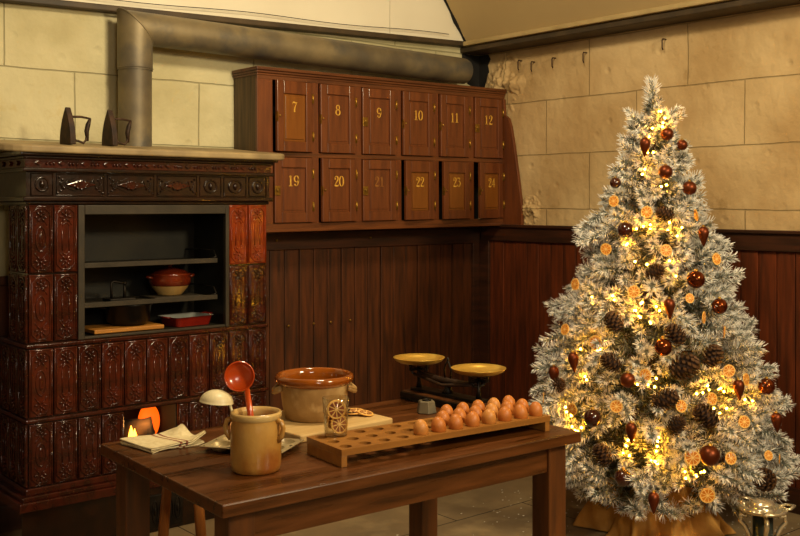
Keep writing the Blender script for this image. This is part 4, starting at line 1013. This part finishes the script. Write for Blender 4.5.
# pine cones
def cone_mesh(R, H):
    mb = MB(); mb.ell((0, 0, 0), (R*.55, R*.55, H*.45), 10, 8)
    n_ = 72
    for i in range(n_):
        t_ = (i+.5)/n_; z = -H/2+H*t_; a = i*gold; rr = R*math.sin(PI*(t_*.86+.1))**.7
        T = TR((rr*.55*math.cos(a), rr*.55*math.sin(a), z), (0, -.35-.5*t_, 0)); T = Matrix.Rotation(a, 4, 'Z') @ TR((rr*.45, 0, z), (0, -.25-.7*t_, 0))
        w = R*.30; L = rr*.62
        mb.add([(0, -w*.5, 0), (0, w*.5, 0), (L, w*.7, .0), (L*1.1, 0, .003), (L, -w*.7, 0), (L*.5, 0, R*.10)], [(0, 4, 5), (0, 5, 1), (1, 5, 2)], False, 0, T)
        mb.add([(L*.75, -w*.62, 0), (L, -w*.7, .0), (L*1.12, 0, .002), (L, w*.7, 0), (L*.75, w*.62, 0), (L*.8, 0, R*.09), (L*.7, 0, -R*.05)], [(0, 1, 2, 5), (5, 2, 3, 4), (0, 6, 2, 1), (6, 4, 3, 2)], False, 1, T)
    return mb.build('pine_cone', ['cone', 'conetip'], recalc=False)
c0 = cone_mesh(.038, .085); firstc = [True]
for p, s_, l in [((3.68,2.585,1.456), .9, 'small pine cone highest on the tree, right of an orange slice'), ((3.575,2.57,1.209), .95, 'pine cone left of centre in the upper middle of the tree'),
 ((3.435,2.67,.995), 1.1, 'large pine cone on the left of the middle tree'), ((3.39,2.65,.831), 1.05, 'pine cone straight below the large left one'), ((3.375,2.94,.696), .9, 'dark pine cone on the left edge of the lower tree'),
 ((3.46,2.435,.698), 1.25, 'large pine cone just left of a yellow slice in the lower centre'), ((3.56,2.45,.952), 1.1, 'pine cone right of centre, right of the middle bauble'), ((3.665,2.345,.866), 1.15, 'pine cone right of the largest one in the lower right'),
 ((3.54,2.40,.829), 1.45, 'largest pine cone, low right of the middle of the tree'), ((3.32,2.64,.454), 1.1, 'dark pine cone near the bottom left of the tree'), ((3.585,2.32,.631), 1.25, 'pine cone lying wide in the lower right, above the glowing slice'),
 ((3.47,2.39,.597), .95, 'dim pine cone in the lower centre'), ((3.885,2.235,.337), 1.3, 'pine cone under the lowest right-hand branch')]:
    o = c0 if firstc[0] else c0.copy()
    if not firstc[0]: COL.objects.link(o)
    firstc[0] = False; o.location = p; o.scale = (s_,)*3
    a = out_rot(p); o.rotation_euler = (random.uniform(.5, 1.3)*random.choice((-1, 1)), random.uniform(-.5, .5), a)
    tag(o, l, 'pine cone', 'pine cones on the tree')
s1 = slice_mesh(.030, .004).build('dried_orange_slice', ['rind', 'pith', 'flesh']); fs_ = [True]
OR = [((3.61,2.81,1.513), 'orange slice on the left edge of the upper tree'), ((3.62,2.64,1.465), 'orange slice beside the highest pine cone'), ((3.79,2.505,1.452), 'orange slice turned edge-on at the upper right'),
 ((3.62,2.54,1.302), 'orange slice on the centre line a third of the way down the tree'), ((3.83,2.43,1.262), 'orange slice alone near the right edge of the upper tree'), ((3.495,2.615,1.128), 'orange slice left of centre, above the strip of lights'),
 ((3.50,2.94,1.139), 'orange slice on the left edge just below the panelling top'), ((3.53,2.79,1.301), 'orange slice glowing in lights at the upper left'), ((3.645,2.44,1.103), 'orange slice below the large copper bauble'),
 ((3.43,2.94,.941), 'orange slice on the left edge at mid height'), ((3.39,2.735,.907), 'large orange slice left, beside three bright lights'), ((3.425,2.505,.795), 'yellow orange slice below centre, right of a brown bauble'),
 ((3.345,2.59,.663), 'orange slice in the lower left above the branches'), ((3.305,2.79,.625), 'dim orange slice right of the egg rack end'), ((3.355,3.00,.635), 'dim orange slice at the far left edge above the eggs'),
 ((3.665,2.385,1.025), 'orange slice half turned, right of the middle drop ornament'), ((3.745,2.34,.961), 'bright orange slice turned sideways at the right'), ((3.495,2.38,.677), 'orange slice right of the large lower cone'),
 ((3.71,2.295,.809), 'orange slice behind branches at the right, above the drop ornament'), ((3.79,2.265,.768), 'orange slice left of the copper bauble at the right edge'), ((3.61,2.31,.703), 'orange slice among lights in the lower right'),
 ((3.725,2.235,.605), 'orange slice in the lower right, right of a wide pine cone'), ((3.50,2.33,.476), 'brightest yellow orange slice, beside the large matt bauble'), ((3.65,2.25,.465), 'orange slice low right, right of the large matt bauble'),
 ((3.87,2.21,.448), 'orange slice near the lower right edge'), ((3.575,2.31,.314), 'lowest orange slice, over the burlap'), ((4.03,2.25,.40), 'small orange slice at the extreme lower right tip')]
for i, (p, l) in enumerate(OR):
    o = s1 if i == 0 else s1.copy()
    if i: COL.objects.link(o)
    a = out_rot(p); k = {2: 1.1, 16: .9, 15: .8}.get(i, random.uniform(-.45, .45))
    dirv = Vector((math.cos(a+k), math.sin(a+k), random.uniform(-.1, .25)))
    o.rotation_euler = dirv.to_track_quat('Z', 'Y').to_euler(); o.location = p
    s_ = 1.05 if i in (10, 25, 22) else (.7 if i in (26, 24, 8) else .86); o.scale = (s_,)*3
    tag(o, 'dried '+l, 'orange slice', 'dried orange slices on the tree')

# ------------------------------------------------------------ silver stand, cable, snow
ux, uy = 3.756, 2.17
t = thing('silver_stand', 'ornate silver-plated stand with scroll handles round a dark cylinder, right of the tree', 'stand', (ux, uy, 0), (0, 0, .4))
MB().lathe([(0, 0), (.05, 0), (.05, .012), (.040, .018), (.040, .235), (0, .235)], 32).build('cylinder', 'spotbody', t, bevel=0)
MB().lathe([(.03, .232), (.05, .236), (.062, .244), (.09, .250), (.097, .257), (.095, .263), (.085, .262), (.06, .258), (.045, .262), (.048, .278), (.046, .284), (.03, .288), (0, .289)], 40).build('dish', 'silver', t)
mb = MB(); mb.lathe([(.046, .283), (.04, .292), (.02, .298), (0, .300)], 32); mb.build('lid', 'silver', t)
for k in range(4):
    a = k*PI/2+.3; T = TR((0, 0, 0), (0, 0, a))
    MB().tube([(.058, 0, .245), (.066, 0, .225), (.085, 0, .232), (.088, 0, .205), (.07, 0, .185), (.058, 0, .16), (.044, 0, .13), (.052, 0, .12), (.06, 0, .13)], [.008, .009, .010, .010, .010, .009, .010, .009, .006], 8, T=T).build('scroll_handle', 'silver', t)
for k in range(3):
    a = k*2*PI/3+.9; T = TR((0, 0, 0), (0, 0, a))
    MB().tube([(.07+.0, -.03, .262), (.10, -.032, .268), (.125, 0, .272), (.10, .032, .268), (.07, .03, .262)], [.005, .006, .007, .006, .005], 8, T=T).build('rim_handle', 'silver', t)
tag(MB().tube([(3.60+.0, 2.62, .006), (3.72, 2.50, .006), (3.95, 2.42, .006), (4.2, 2.2, .006), (4.4, 1.9, .006), (4.5, 1.2, .006)], .005, 8).tube([(3.79, 2.20, .15), (3.85, 2.22, .06), (3.93, 2.2, .006), (4.1, 1.9, .006)], .0045, 8).build('floor_cable', 'cable'),
    'black cable lying on the floor behind the silver stand', 'cable')
mb = MB()
for i in range(420):
    a = random.uniform(0, 2*PI); r = random.gauss(.62, .22); x, y = TX+r*math.cos(a), TY+r*math.sin(a)
    if x > WX-.1 or r < .35: continue
    s_ = random.uniform(.002, .006); mb.add([(x-s_, y, .0015), (x, y-s_, .0015), (x+s_, y, .003), (x, y+s_, .0015)], [(0, 1, 2, 3)])
tag(mb.build('artificial_snow', 'snow', recalc=False), 'fallen flakes of artificial snow scattered on the floor round the tree', 'snow', kind='stuff')

# ------------------------------------------------------------ light
def area(name, loc, target, size, power, col, sy=None):
    l = bpy.data.lights.new(name, 'AREA'); l.energy = power; l.size = size; l.color = col
    if sy: l.shape = 'RECTANGLE'; l.size_y = sy
    o = bpy.data.objects.new(name, l); COL.objects.link(o); o.location = loc
    o.rotation_euler = (Vector(target)-Vector(loc)).to_track_quat('-Z', 'Y').to_euler(); return o
area('key_lamp', (2.9, -.9, 2.95), (3.0, 3.2, .9), .5, 122, (1, .82, .50))
area('fill_light', (.1, -1.4, 2.5), (2.2, 4.2, 1.0), .9, 40, (1, .86, .66))  # unseen soft fill added from camera left
area('overhead_fill', (2.2, 2.4, 3.35), (2.6, 4.0, 1.2), .4, 62, (1, .82, .52))  # unseen fill added overhead to brighten walls and sloped ceiling
pl = bpy.data.lights.new('fire_glow', 'POINT'); pl.energy = 1.0; pl.color = (1, .42, .1); pl.shadow_soft_size = .03
po = bpy.data.objects.new('fire_glow', pl); COL.objects.link(po); po.location = (2.09, 4.33, .50)
w = bpy.data.worlds.new('world'); S.world = w; w.use_nodes = True
bg = w.node_tree.nodes['Background']; bg.inputs[0].default_value = lin('c9a877'); bg.inputs[1].default_value = .15
S.view_settings.view_transform = 'Standard'; S.view_settings.look = 'None'; S.view_settings.gamma = 1; S.view_settings.use_curve_mapping = False
S.view_settings.exposure = 0
